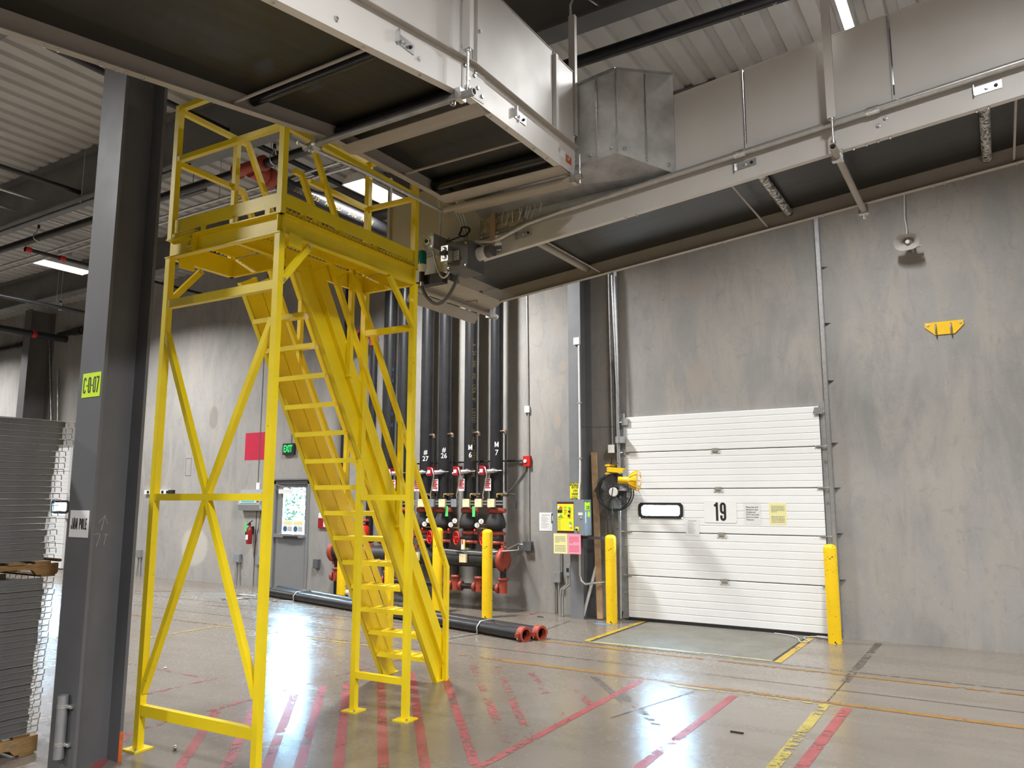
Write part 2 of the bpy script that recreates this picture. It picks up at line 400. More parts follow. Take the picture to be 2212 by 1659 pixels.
def smooth(pts, n=6):
    P = [Vector(p) for p in pts]; P = [P[0]]+P+[P[-1]]; out = []
    for i in range(1, len(P)-2):
        for k in range(n):
            t = k/n; out.append(.5*((2*P[i])+(P[i+1]-P[i-1])*t+(2*P[i-1]-5*P[i]+4*P[i+1]-P[i+2])*t*t+(3*P[i]-P[i-1]-3*P[i+1]+P[i+2])*t**3))
    return out+[P[-2]]

def words(seq, size, p0, right, up, mat, parent, xs=1, name='stencil_mark', gap=.7):
    """one lettering part per stencilled word, laid one after another along 'right'"""
    right = Vector(right).normalized(); p = Vector(p0)
    for wd in seq:
        L = len(wd)*size*.62*xs; text(wd, size, p+right*L/2, right, up, mat, parent, xs=xs, name=name); p = p+right*(L+size*gap)
# ================================================================ the setting
YW = 11.24; ZC = 7.1
fl = MB().add([(-46, -18, 0), (16, -18, 0), (16, YW+.3, 0), (-46, YW+.3, 0), (-46, -18, -.1), (16, -18, -.1), (16, YW+.3, -.1), (-46, YW+.3, -.1)],
              [(0, 1, 2, 3), (4, 5, 6, 7), (0, 1, 5, 4), (1, 2, 6, 5), (2, 3, 7, 6), (3, 0, 4, 7)]).build('floor', 'floor_concrete', origin=(0, 0, 0))
tag(fl, 'polished brown-grey concrete warehouse floor with worn painted lines', 'floor', kind='structure')
_lz = [0.0012]
def line(a, b, w, mat, ext=0):
    a, b = Vector((*a, 0)), Vector((*b, 0)); d = (b-a).normalized(); s = Vector((-d.y, d.x, 0))*(w/2); z = Z3*_lz[0]; _lz[0] += .00006
    a = a-d*ext; b = b+d*ext
    return MB().add([a-s+z, b-s+z, b+s+z, a+s+z], [(0, 1, 2, 3)]).build('painted_line', mat, fl)
for a, b, m in (((-5.90, 3.83), (-4.86, 2.75), 'line_red'), ((-5.88, 4.62), (-4.55, 3.22), 'line_red'), ((-5.76, 4.95), (-4.40, 3.50), 'line_red'), ((-5.726, 5.356), (-4.1, 3.57), 'line_red'),
                ((-5.739, 5.732), (-3.9, 3.66), 'line_red'), ((-5.70, 6.02), (-3.7, 3.84), 'line_red'), ((-5.55, 6.35), (-3.5, 4.06), 'line_red'),
                ((-5.40, 6.66), (-3.3, 4.25), 'line_red'), ((-5.05, 6.76), (-3.2, 4.65), 'line_red'), ((-5.10, 7.34), (-3.25, 5.14), 'line_red_worn'),
                ((-4.79, 7.38), (-3.2, 5.37), 'line_red_worn'), ((-4.35, 7.34), (-3.2, 5.95), 'line_red_faint'), ((-3.95, 7.34), (-3.2, 6.45), 'line_red_faint'), ((-3.7, 7.5), (-3.0, 6.7), 'line_stain'), ((-3.15, 7.0), (-2.5, 6.2), 'line_stain')):
    line(a, b, .075, m)
line((-3.21, 7.58), (-3.13, 3.6), .07, 'line_red'); line((-2.25, 7.48), (-2.225, 4.0), .075, 'line_red'); line((-1.29, 7.57), (-1.31, 4.2), .085, 'line_red')
line((-5.9, 2.2), (-5.93, 7.3), .06, 'line_red_worn'); line((-6.85, 5.2), (-6.86, 7.2), .05, 'line_red_faint'); line((-6.35, 9.9), (-6.47, 11.2), .08, 'line_red_worn')
line((-6.9, 4.2), (-6.9, 5.4), .05, 'line_red_worn'); line((-13, 5.3), (-6.9, 5.35), .05, 'line_red_faint')
line((-13.5, 7.5), (-5.5, 7.66), .09, 'line_orange_faint'); line((-5.5, 7.68), (6, 7.69), .085, 'line_orange'); line((-5.3, 8.97), (6, 8.9), .07, 'line_orange')
line((-11.9, 8.88), (-5.4, 8.95), .08, 'line_orange_faint'); line((-11.9, 8.88), (-12.6, 11.0), .08, 'line_orange_faint'); line((-15, 9.2), (-12.4, 10.6), .08, 'line_orange_faint')
line((-2.9, 7.545), (-1.40, 7.59), .04, 'line_yellow'); line((-1.478, 7.60), (-1.45, 4.4), .085, 'line_yellow')
line((-9.6, 6.2), (-9.63, 7.5), .05, 'line_yellow'); line((-9.65, 7.5), (-5.6, 7.56), .04, 'line_yellow')
line((-5.5, 9.4), (-5.6, 10.6), .012, 'line_joint'); line((-1.47, 11.1), (-1.478, 8.6), .08, 'line_stain'); line((-1.475, 8.9), (-1.478, 7.7), .012, 'line_joint')
line((-16, 8.22), (8, 8.22), .012, 'line_joint'); line((-16, 9.18), (8, 9.10), .014, 'line_joint'); line((-2.9, 6.2), (-2.6, 7.5), .012, 'line_joint')

def holed_wall(x0, x1, z0, z1, y0, y1, holes):
    mb = MB(); xs = sorted({x0, x1, *[h[i] for h in holes for i in (0, 1)]}); 
    for a, b in zip(xs, xs[1:]):
        mid = (a+b)/2; hs = sorted((h[2], h[3]) for h in holes if h[0] < mid < h[1]); z = z0
        for h0, h1 in hs:
            if h0 > z: mb.box((a, y0, z), (b, y1, h0))
            z = h1
        if z < z1: mb.box((a, y0, z), (b, y1, z1))
    return mb
DX0, DX1, DZ1 = -4.905, -2.045, 3.06          # dock door
MX0, MX1, MZ1 = -12.80, -11.86, 2.10          # person door leaf
wall = holed_wall(-46, 16, 0, ZC+.2, YW, YW+.2, [(DX0+.04, DX1-.04, 0.0, DZ1-.04), (MX0-.03, MX1+.03, 0.0, MZ1+.03), (-21.42, -20.50, 1.42, 1.75)]).build('wall_back', 'concrete_wall', origin=(0, 0, 0))
tag(wall, 'tall mottled grey tilt-up concrete wall with dock doors', 'wall', kind='structure')
for nm, a, b in (('wall_left', (-46.2, -18, 0), (-46, YW+.2, ZC+.2)), ('wall_right', (16, -18, 0), (16.2, YW+.2, ZC+.2)), ('wall_front', (-46, -18.2, 0), (16, -18, ZC+.2))):
    tag(MB().box(a, b).build(nm, 'concrete_wall', origin=(0, 0, 0)), 'grey concrete warehouse wall outside the view', 'wall', kind='structure')
# vertical reveal joints in the wall panels
for i, (px, pyb, h) in enumerate(((547, 1264, 7.0), (1383, 1339, 0))):
    p = aty(px, pyb, YW)
    if h: tag(MB().box((p.x-.012, YW-.003, .01), (p.x+.012, YW+.002, 7.0)).build('trim_1', 'joint_dark', origin=(p.x, YW, 0)), 'dark vertical panel joint in the wall left of the grey door', 'joint', kind='structure')
# corrugated roof deck, ribs running towards the wall
mb = MB(); prof = []; x = -46.0; P_ = .305
while x < 16:
    prof += [(x, ZC), (x+.165, ZC), (x+.19, ZC+.045), (x+.28, ZC+.045)]; x += P_
vs = [(a, -18, b) for a, b in prof]+[(a, YW, b) for a, b in prof]; n = len(prof)
mb.add(vs, [(i, i+1, n+i+1, n+i) for i in range(n-1)]).box((-46, -18, ZC+.06), (16, YW+.2, ZC+.15))
tag(mb.build('ceiling', 'deck_white', origin=(0, 0, 0)), 'white corrugated metal roof deck above the warehouse', 'ceiling', kind='structure')
# steel roof girders parallel to the wall
def ibeam(name, p, q, d, bf, tw, tf, mat, up=Z3):
    p, q = Vector(p), Vector(q); ax = (q-p).normalized(); s = ax.cross(Vector(up)).normalized()
    poly = [(-bf/2, 0), (bf/2, 0), (bf/2, tf), (tw/2, tf), (tw/2, d-tf), (bf/2, d-tf), (bf/2, d), (-bf/2, d), (-bf/2, d-tf), (-tw/2, d-tf), (-tw/2, tf), (-bf/2, tf)]
    return MB().ext(poly, p, q, s, up).build(name, mat)
for y, zb, lab in ((3.25, 6.3, 'dark grey steel roof girder above the near grey column'), (6.23, 6.32, 'dark grey steel roof girder crossing above the inclined conveyor'),
                   (9.35, 6.42, 'dark grey steel roof girder nearest the back wall'), (-3, 6.3, 'grey steel roof girder behind the viewer')):
    tag(ibeam('roof_girder', (-46, y, zb), (16, y, zb), ZC-zb-.005, .25, .02, .03, 'beam_grey'), lab, 'girder')

# ---------------------------------------------------------------- steel column with signs
CX0, CX1, CY0, CY1 = -5.615, -5.315, 3.07, 3.41
colm = thing('steel_column', 'tall dark grey steel H-column carrying the C-0-07 and JAM POLE signs', 'column', ((CX0+CX1)/2, (CY0+CY1)/2, 0))
cxm = (CX0+CX1)/2; tf, tw = .024, .016
MB().ext([(CX0, CY0), (CX1, CY0), (CX1, CY0+tf), (cxm+tw, CY0+tf), (cxm+tw, CY1-tf), (CX1, CY1-tf), (CX1, CY1), (CX0, CY1), (CX0, CY1-tf), (cxm-tw, CY1-tf), (cxm-tw, CY0+tf), (CX0, CY0+tf)],
         (0, 0, 0), (0, 0, 6.3), X3, Y3).build('shaft', 'column_grey', colm)
MB().box((CX1-.006, CY1-tf-.001, 0), (CX1+.0015, CY1+.001, .20)).build('paint_mark', 'orange_paint', colm)
mb = MB(); cxx = cxm+tw+.001
def chalkline(pts, mb, w=.004):
    pts = [atx(px, py, cxx) for px, py in pts]; mb.tube(pts, w/2, 5)
chalkline([(219, 1145), (227, 1113)], mb); chalkline([(211.5, 1129), (228.5, 1113.5), (232, 1131)], mb)
chalkline([(204, 1155), (211, 1152), (216, 1154), (215, 1160), (208, 1180)], mb); chalkline([(230, 1153), (222, 1156), (228, 1156), (234.5, 1154)], mb); chalkline([(229, 1155), (224.5, 1177)], mb)
mb.build('chalk_mark', 'chalk', colm)
def sign(name, lab, cat, c, w, h, t, mat, right, up, corner=0):
    right, up = Vector(right).normalized(), Vector(up).normalized(); nrm = right.cross(up); c = Vector(c)
    o = thing(name, lab, cat, c)
    if corner:
        poly = []
        for sx, sy, a0 in ((1, 1, 0), (-1, 1, 90), (-1, -1, 180), (1, -1, 270)):
            for k in range(5): a = R(a0+k*22.5); poly.append((sx*(w/2-corner)+corner*math.cos(a), sy*(h/2-corner)+corner*math.sin(a)))
    else: poly = [(-w/2, -h/2), (w/2, -h/2), (w/2, h/2), (-w/2, h/2)]
    MB().ext(poly, c, c+nrm*t, right, up).build('panel', mat, o)
    return o, c+nrm*(t+.0006), right, up
a, b = aty(178, 815, CY0), aty(218, 850, CY0)
cz = aty(198, 831.5, CY0)
o, c, r, u = sign('location_sign', 'neon yellow C-0-07 sign on the grey column', 'sign', (cz.x, CY0-.0005, cz.z), .225, .175, .003, 'hi_vis_yellow', (1, 0, 0), (0, 0, 1))
stencil('C-0-07', .116, .034, .0115, .0045, c, r, u, 'ink', o, wid={'-': .018})
cz = aty(171.5, 1131.5, CY0)
o, c, r, u = sign('column_sign', 'white JAM POLE sign on the grey column', 'sign', (cz.x, CY0-.0005, cz.z), .235, .185, .003, 'paper_white', (1, 0, 0), (0, 0, 1))
stencil('JAM POLE', .076, .0225, .0098, .004, c, r, u, 'ink', o, wid={' ': .012, 'M': .029, 'L': .018, 'E': .019})
# pipe stub strapped to the column face
px_ = aty(127, 1570, 3.02)
o = thing('pipe_stub', 'short grey pipe stub strapped to the foot of the grey column', 'pipe', (px_.x, 3.035, .09))
MB().pipe((px_.x, 3.034, .10), (px_.x, 3.034, .50), .034, .006).build('pipe', 'galvanized_dull', o)
for z in (.43, .19):
    s = MB().cyl((px_.x, 3.034, z-.012), (px_.x, 3.034, z+.012), .038, 20).build('pipe_strap', 'bright_galv', o)
    MB().box((px_.x+.03, 3.045, z-.012), (px_.x+.075, 3.069, z+.012)).cyl((px_.x+.058, 3.04, z), (px_.x+.058, 3.05, z), .009, 6).build('strap_bolt', 'bright_galv', o)
tag(MB().tube([(px_.x+.04, 3.03, .004), (px_.x-.03, 2.96, .004), (px_.x-.12, 2.97, .004), (px_.x-.2, 2.93, .004)], .004, 6).build('cable', 'matte_black'), 'short black cable lying at the foot of the grey column', 'cable')

# ---------------------------------------------------------------- lamps
LAMPW, SPREAD = 420, R(154)
def area_lamp(par, loc, sx, sy, watts):
    ld = bpy.data.lights.new('lamp_glow', 'AREA'); ld.shape = 'RECTANGLE'; ld.size = sx; ld.size_y = sy; ld.energy = watts; ld.color = (1, .99, .98); ld.spread = SPREAD
    lo = bpy.data.objects.new('lamp_glow', ld); COL.objects.link(lo); lo.parent = par; lo.location = Vector(loc)-par.location
def highbay(loc, lab):
    x, y, z = loc; o = thing('high_bay_light', lab, 'light', (x, y, z), 'high bay lamps under the roof deck')
    L, W = 1.04, .46
    poly = [(-W/2, 0), (-W/2+.02, .05), (-W*.22, .14), (W*.22, .14), (W/2-.02, .05), (W/2, 0), (W/2-.012, 0), (W*.21, .125), (-W*.21, .125), (-W/2+.012, 0)]
    MB().ext(poly, (x, y-L/2, z), (x, y+L/2, z), X3, Z3).build('reflector', 'white_plastic', o)
    for yy in (y-L/2, y+L/2-.012): MB().ext([(-W*.46, .012), (W*.46, .012), (W*.40, .06), (W*.21, .125), (-W*.21, .125), (-W*.40, .06)], (x, yy, z), (x, yy+.012, z), X3, Z3).build('end_cap', 'white_plastic', o)
    for k in range(6):
        xx = x-W*.40+k*W*.16
        MB().cyl((xx, y-L/2+.02, z+.025), (xx, y+L/2-.02, z+.025), .021, 8).build('lamp_tube', 'lamp_tube', o)
    area_lamp(o, (x, y, z-.004), .40, 1.0, LAMPW)
    MB().tube([(x, y-.4, z+.14), (x, y-.12, z+.30)], .004, 5).tube([(x, y+.4, z+.14), (x, y+.12, z+.30)], .004, 5).box((x-.05, y-.12, z+.28), (x+.05, y+.12, z+.34)).tube([(x, y, z+.34), (x, y, ZC+.03)], .004, 5).build('hanger', 'conduit_steel', o)
    return o
HB = highbay((-7.83, 8.60, 6.45), 'lit high bay lamp glowing above the yellow platform')
dup(HB, (-8.05, -.42, 0), 'lit high bay lamp half hidden behind the grey column')
for d in ((9.0, -7.4), (-1.7, -9.2), (-8.3, -8.0), (7.4, -14.0), (-.4, -14), (-8.3, -14.5), (14.6, -7.0), (14.6, -14), (16.5, .6), (-17, -.2), (-17, -8), (15.2, .1)):
    dup(HB, (d[0], d[1], 0), 'lit high bay lamp hanging outside the view')
p0, p1 = atz(1810, 0, 6.85), atz(1836, 62, 6.85)
o = thing('strip_light', 'thin lit strip lamp behind the white hanger at top right', 'light', ((p0.x+p1.x)/2, (p0.y+p1.y)/2, 6.85))
xm = p0.x+.02
MB().box((xm-.05, p0.y-1.5, 6.86), (xm+.05, p1.y+.05, ZC+.01)).build('housing', 'white_plastic', o)
MB().box((xm-.035, p0.y-1.48, 6.835), (xm+.035, p1.y+.03, 6.8595)).build('lamp_tube', 'strip_tube', o)
area_lamp(o, (xm, (p0.y+p1.y)/2-.3, 6.83), .07, 2.2, LAMPW*.6)

# ---------------------------------------------------------------- world + render settings
w = bpy.data.worlds.new('daylight'); SC.world = w; w.use_nodes = True
bg = w.node_tree.nodes['Background']; bg.inputs[0].default_value = (.42, .72, 1, 1); bg.inputs[1].default_value = 150.0
SC.view_settings.view_transform = 'Standard'; SC.view_settings.look = 'None'; SC.view_settings.gamma = 1; SC.view_settings.use_curve_mapping = False
SC.view_settings.exposure = EXPOSURE
cy = SC.cycles; cy.use_denoising = True; cy.max_bounces = 7; cy.diffuse_bounces = 4; cy.glossy_bounces = 4; cy.transparent_max_bounces = 16; cy.sample_clamp_indirect = 25; cy.caustics_reflective = False; cy.caustics_refractive = False
# ================================================================ yellow access platform with stairs
RS = Matrix.Rotation(R(1.945), 4, 'Z')
pc = RS @ Vector((-4.73, 4.6, 0))
PF = thing('access_platform', 'tall yellow steel access platform with a steep stair and handrails', 'platform', pc, rotz=R(1.945))
YP = 'yellow_paint'
def pb(name, mb, mat=YP, parent=None): return mb.build(name, mat, parent or PF, RS)
XL, XR, XM = -5.335, -4.125, -4.68
YF, YB = 3.81, 5.385
T = .052
for x, y in ((XL, YF), (XR, YF), (XR, YB), (XM, YB)):
    lg = pb('leg', MB().bar((x, y, .012), (x, y, 3.68), T, up=(0, 1, 0)))
    bp = pb('base_plate', MB().cbox((x, y, .006), (.15, .15, .012)), YP, lg)
    for sx, sy in ((1, -1), (-1, 1)):
        pb('anchor_bolt', MB().cyl((x+.055*sx, y+.055*sy, .012), (x+.055*sx, y+.055*sy, .03), .009, 6), 'zinc', lg)
    pb('post', MB().bar((x, y, 3.835), (x, y, 4.97), T*.95, up=(0, 1, 0)))
pb('post', MB().bar((XL, 4.395, 3.835), (XL, 4.395, 4.95), .045, up=(0, 1, 0)))
# frame channels
ZB, ZT = 3.68, 3.835; D = ZT-ZB
pb('frame_channel', MB().chan((-5.365, 3.83, ZB), (-4.095, 3.83, ZB), D, .052, .009, Z3, -Y3))
pb('frame_channel', MB().chan((-4.142, 3.79, ZB), (-4.142, 5.415, ZB), D, .047, .009, Z3, X3))
pb('frame_channel', MB().chan((-4.70, 5.37, ZB), (-4.10, 5.37, ZB), D, .045, .009, Z3, Y3))
pb('frame_channel', MB().chan((-5.318, 3.83, ZB), (-5.318, 4.43, ZB), D, .047, .009, Z3, -X3))
pb('frame_channel', MB().chan((-5.365, 4.40, ZB), (-4.70, 4.40, ZB), D, .03, .009, Z3, Y3))
pb('frame_channel', MB().chan((-4.688, 4.40, ZB), (-4.688, 5.415, ZB), D, .03, .009, Z3, -X3))
pb('frame_channel', MB().chan((-4.72, 3.84, ZB+.05), (-4.72, 4.40, ZB+.05), D-.05, .04, .009, Z3, X3))
# serrated grip deck planks
def plank(x0, x1, y0, y1):
    mb = MB(); p = .0425; n = int((y1-y0)/p); pts = [(y0, 0)]
    for k in range(n): pts += [(y0+(k+.5)*p, .034), (y0+(k+1)*p, 0)]
    vs = [(x0, y, 3.842+z) for y, z in pts]+[(x1, y, 3.842+z) for y, z in pts]+[(x0, y, 3.836+z) for y, z in pts]+[(x1, y, 3.836+z) for y, z in pts]
    k = len(pts)
    f = [(i, i+1, k+i+1, k+i) for i in range(k-1)]+[(2*k+i, 3*k+i, 3*k+i+1, 2*k+i+1) for i in range(k-1)]+[(i, 2*k+i, 2*k+i+1, i+1) for i in range(k-1)]+[(k+i, k+i+1, 3*k+i+1, 3*k+i) for i in range(k-1)]
    return mb.add(vs, f)
for x0, x1, y0, y1 in ((-4.405, -4.099, 3.83, 5.38), (-4.68, -4.415, 3.83, 5.38), (-4.98, -4.73, 3.83, 4.40), (-5.30, -5.02, 3.83, 4.40)):
    pb('deck_plank', plank(x0, x1, y0, y1))
# toe boards with spacer tabs
tb = pb('toe_board', MB().box((-5.31, 3.80, 3.885), (-4.15, 3.808, 3.99)))
for x in (-4.98, -4.62, -4.28): pb('spacer_tab', MB().box((x, 3.80, 3.836), (x+.05, 3.812, 3.90)), YP, tb)
pb('support_lug', MB().box((-5.33, 3.79, 3.836), (-5.04, 3.83, 3.872)), YP, tb)
tb = pb('toe_board', MB().box((-4.118, 3.84, 3.888), (-4.110, 5.36, 3.988)))
for y in (4.0, 4.36, 4.82, 5.2): pb('spacer_tab', MB().box((-4.122, y, 3.836), (-4.114, y+.05, 3.90)), YP, tb)
pb('toe_board', MB().box((-4.65, 5.39, 3.888), (-4.15, 5.398, 3.988)))
# handrails
H = .042
for z in (4.505, 4.95):
    pb('handrail', MB().bar((XL, YF, z), (XR, YF, z), H)); pb('handrail', MB().bar((XR, YF, z), (XR, YB, z), H))
    pb('handrail', MB().bar((XM, YB, z-.015), (XR, YB, z-.015), H)); pb('handrail', MB().bar((XM, 4.62, z-.015), (XM, YB, z-.015), H))
def elbow_rail(x, y0, z0, y1, y2, z2, zend=None):
    # flat run, then down along the stair, then (optionally) straight down to the floor
    pb('stair_handrail', MB().bar((x, y0, z0), (x, y1, z0), H)); pb('stair_handrail', MB().bar((x, y1-.01, z0), (x, y2, z2), H, up=(1, 0, 0)))
SL = 1.775
YE = 6.715
for x, off in ((-5.37, 0), (-4.655, .03)):
    for z0, zb in ((4.95, 1.11), (4.50, .60)):
        y1 = YE-(z0-zb)/SL
        if x < -5: elbow_rail(x, YF, z0, y1, YE, zb)
        else: elbow_rail(x, y1-.10, z0, y1, YE, zb)
    pb('stair_post', MB().bar((x, YE, .0), (x, YE, 1.12), .045, up=(0, 1, 0)))
    for y in ((5.265, 5.96) if x < -5 else (5.17, 5.92)):
        zt = 1.11+(YE-y)*SL; zs = .66+(6.57-y)*SL-.28
        pb('stair_post', MB().bar((x, y, zs), (x, y, zt), .042, up=(0, 1, 0)))
# stair stringers (channel + guard plate) and treads
sd = Vector((0, -.4908, .8713)); sn = Vector((0, .8713, .4908)); S0 = Vector((0, 6.57, 0)); SLN = 4.20
def SP(x, s, n): return Vector((x, 0, 0))+S0+sd*s+sn*n
def splate(x, n0, n1, s0, s1, t, zcut=0.0, ycut=None):
    pts = []
    for n in (n0, n1):
        p = SP(0, s0, n); k = (zcut-p.z)/sd.z; p = p+sd*k
        if ycut and p.y > ycut: k = (ycut-p.y)/sd.y; p = p+sd*k
        pts.append((p.y, p.z))
    for n in (n1, n0): p = SP(0, s1, n); pts.append((p.y, p.z))
    return MB().ext(pts, (x, 0, 0), (x+t, 0, 0), Y3, Z3)
for x, sgn in ((-4.705, 1), (-5.325, -1)):
    st = pb('stringer', splate(x, 0, .19, 0, SLN, .008*sgn))
    pb('stringer_flange', splate(x, 0, .009, 0, SLN, .055*sgn), YP, st); pb('stringer_flange', splate(x, .181, .19, 0, SLN, .055*sgn), YP, st)
    pb('guard_plate', splate(x+.012*sgn, .202, .335, 0, SLN-.05, .009*sgn, 0, 6.72))
    pb('base_angle', MB().box((x-.03*sgn, 6.59, .001), (x+.05*sgn, 6.79, .012)), YP, st)
for k in range(15):
    z = .212+.2385*k; y = 6.448-.1385*k
    if k == 14: continue
    tr = pb('tread', MB().box((-5.322, y, z+.034), (-4.708, y+.185, z+.042)))
    pb('tread_lip', MB().box((-5.32, y, z), (-4.71, y+.006, z+.034)), YP, tr)
    for j in range(5):
        xx = -5.25+j*.12
        pb('grip_bar', MB().box((xx, y+.006, z+.042), (xx+.012, y+.178, z+.051)), YP, tr) if k < 5 else None
# bracing
B_ = .046
for z, h in ((.277, .075), (1.81, .05), (3.305, .065)):
    pb('cross_bar', MB().bar((XL, YF, z), (XR, YF, z), .045, h))
for a, b in (((XL+.02, .40), (-4.75, 1.785)), ((-4.735, 1.835), (XR-.03, 3.06)), ((XL+.02, 3.07), (-4.745, 1.835)), ((-4.73, 1.785), (XR-.025, .50))):
    pb('diagonal_brace', MB().bar((a[0], YF, a[1]), (b[0], YF, b[1]), .042, B_, up=(0, 1, 0)))
for z, h in ((.302, .052), (1.81, .048), (3.295, .052)):
    pb('cross_bar', MB().bar((XM, YB, z), (XR, YB, z), .045, h))
for p, q in (((-4.118, 5.03, 3.68), (-4.118, 5.385, 3.29)), ((-4.108, 4.085, 3.66), (-4.112, 3.815, 3.32)), ((-5.345, 4.11, 3.66), (-5.345, 3.825, 3.33))):
    kb = pb('knee_brace', MB().bar(p, q, .045, .035, up=(1, 0, 0)))
    if p[1] < 5:
        for e in (p, q):
            s = 1 if p[0] > -5 else .6
            ev = Vector(e)+(Vector(q)-Vector(p)).normalized()*(.02 if e is p else -.03)
            pb('pivot_bolt', MB().cyl(ev+X3*.012, ev+X3*.032, .012, 8), 'zinc', kb)
pb('lug', MB().box((-4.09, 3.86, 3.60), (-4.085, 3.99, 3.70))); pb('lug', MB().box((-5.30, 3.86, 3.62), (-5.29, 4.0, 3.69)))
# ring pivot on the front channel
rg = pb('pivot_plate', MB().box((-5.03, 3.765, 3.69), (-5.02, 3.83, 3.83)))
mb = MB(); c = Vector((-5.075, 3.785, 3.768)); mb.tube([c+Vector((.033*math.cos(a), 0, .033*math.sin(a))) for a in [2*PI*i/18 for i in range(18)]], .010, 8, True)
pb('lifting_ring', mb); pb('ring_pin', MB().cyl((-5.075, 3.80, 3.688), (-5.075, 3.80, 3.84), .008, 8))
# ================================================================ overhead conveyors
AX0, AX1 = -4.10, -2.83            # conveyor running towards the wall, then level
YBEND, YEND = 4.0, 5.52
def za(y): return 4.47 - max(0, YBEND-y)*.155
CA = thing('belt_conveyor', 'white overhead belt conveyor climbing towards the wall beside the yellow platform', 'conveyor', (-3.46, 3, 4.2))
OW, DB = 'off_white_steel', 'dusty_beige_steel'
def ca(name, mb, mat, par=None): return mb.build(name, mat, par or CA)
segs = ((-6.0, 1.15), (1.15, YBEND), (YBEND, YEND))
def slant(x0, x1, ya, yb, h0, h1):
    # slab between two heights above the bottom line, following the slope
    a, b = za(ya), za(yb)
    return MB().add([(x0, ya, a+h0), (x1, ya, a+h0), (x1, ya, a+h1), (x0, ya, a+h1), (x0, yb, b+h0), (x1, yb, b+h0), (x1, yb, b+h1), (x0, yb, b+h1)],
                    [(0, 1, 2, 3), (7, 6, 5, 4), (0, 4, 5, 1), (1, 5, 6, 2), (2, 6, 7, 3), (3, 7, 4, 0)])
def sidechan(x, sg, ya, yb, Hc=.235):
    a, b = za(ya), za(yb); t, F = .005, .06
    poly = [(0, 0), (F, 0), (F, t), (t, t), (t, Hc-t), (F, Hc-t), (F, Hc), (0, Hc)]
    vs = [(x-sg*u, ya, a+v) for u, v in poly]+[(x-sg*u, yb, b+v) for u, v in poly]; n = len(poly)
    return MB().add(vs, [(i, (i+1) % n, n+(i+1) % n, n+i) for i in range(n)]+[tuple(range(n)), tuple(range(2*n-1, n-1, -1))])
_bolt = None
def bolt(par, p, nrm, r=.011, mat='zinc'):
    p, nrm = Vector(p), Vector(nrm)
    return MB().cyl(p, p+nrm*.004, r*1.35, 10).cyl(p+nrm*.004, p+nrm*.014, r, 6).build('bolt', mat, par)
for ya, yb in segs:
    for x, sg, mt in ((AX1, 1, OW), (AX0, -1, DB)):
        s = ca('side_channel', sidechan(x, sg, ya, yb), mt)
        ca('angle_rail', slant(x, x+sg*.045, ya, yb, .235, .241), 'dusty_beige_steel', s)
    ca('belt', slant(AX0+.012, AX1-.012, ya, yb, .130, .140), 'belt_main')
# guard panels with stiffeners (both sides; the near side carries brackets and bolts)
gp = []
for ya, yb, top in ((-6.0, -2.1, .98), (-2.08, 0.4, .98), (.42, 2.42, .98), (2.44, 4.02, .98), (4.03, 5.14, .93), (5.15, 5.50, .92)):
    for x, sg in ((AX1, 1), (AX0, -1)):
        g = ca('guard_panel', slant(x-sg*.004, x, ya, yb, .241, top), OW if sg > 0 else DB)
        if sg > 0:
            gp.append(g); ca('stiffener', slant(x, x+.028, ya+.01, ya+.045, .245, top-.01), OW, g); ca('top_edge', slant(x-.03, x+.006, ya, yb, top, top+.006), 'dusty_beige_steel', g)
for y, h in ((3.86, .30), (3.86, .62), (4.06, .50)): bolt(gp[3], (AX1+.03, y, za(y)+h), X3)
scn = [o for o in CA.children if o.name.startswith('side_channel')]
for y, h in ((3.93, .20), (3.97, .12), (4.04, .17), (4.08, .10), (4.05, .20), (4.13, .06), (2.75, .06), (3.45, .08), (4.62, .10), (5.25, .12), (5.40, .10)):
    bolt(scn[4] if y > YBEND else scn[2], (AX1, y, za(y)+h), X3)
for y in (2.0, 2.12, 2.24, 2.36, 3.0, 3.5, 4.3, 4.5, 4.9, 5.1): bolt(scn[4] if y > YBEND else scn[2], (AX1-.03, y, za(y)), -Z3, .008)
for y in (1.9, 1.97, 2.2, 2.29, 2.35, 2.45): bolt(scn[3], (AX0+.03, y, za(y)), -Z3, .008)
for y in (3.30, 4.62):
    br = ca('roller_bracket', MB().box((AX1, y-.07, za(y)+.10), (AX1+.006, y+.10, za(y)+.165)).box((AX1+.006, y-.07, za(y)+.10), (AX1+.035, y-.064, za(y)+.175)), 'galvanized')
    bolt(br, (AX1+.006, y, za(y)+.13), X3); bolt(br, (AX1+.006, y+.06, za(y)+.13), X3, .009, 'matte_black')
ca('splice_plate', MB().add([(AX1+.004, 3.90, za(3.9)+.02), (AX1+.004, 4.16, 4.49), (AX1+.004, 4.16, 4.69), (AX1+.004, 3.90, za(3.9)+.22), (AX1, 3.90, za(3.9)+.02), (AX1, 4.16, 4.49), (AX1, 4.16, 4.69), (AX1, 3.90, za(3.9)+.22)],
   [(0, 1, 2, 3), (7, 6, 5, 4), (0, 4, 5, 1), (1, 5, 6, 2), (2, 6, 7, 3), (3, 7, 4, 0)]), OW)
for y, r, z in ((3.235, .036, .090), (4.03, .045, .082), (5.22, .05, .078), (1.0, .036, .09)):
    ca('return_roller', MB().cyl((AX0+.03, y, za(y)+z), (AX1-.03, y, za(y)+z), r, 20), 'roller_black')
for y in (3.08, 4.80, 1.2): ca('tie_rod', MB().cyl((AX0+.005, y, za(y)+.035), (AX1-.005, y, za(y)+.035), .011, 10), DB)
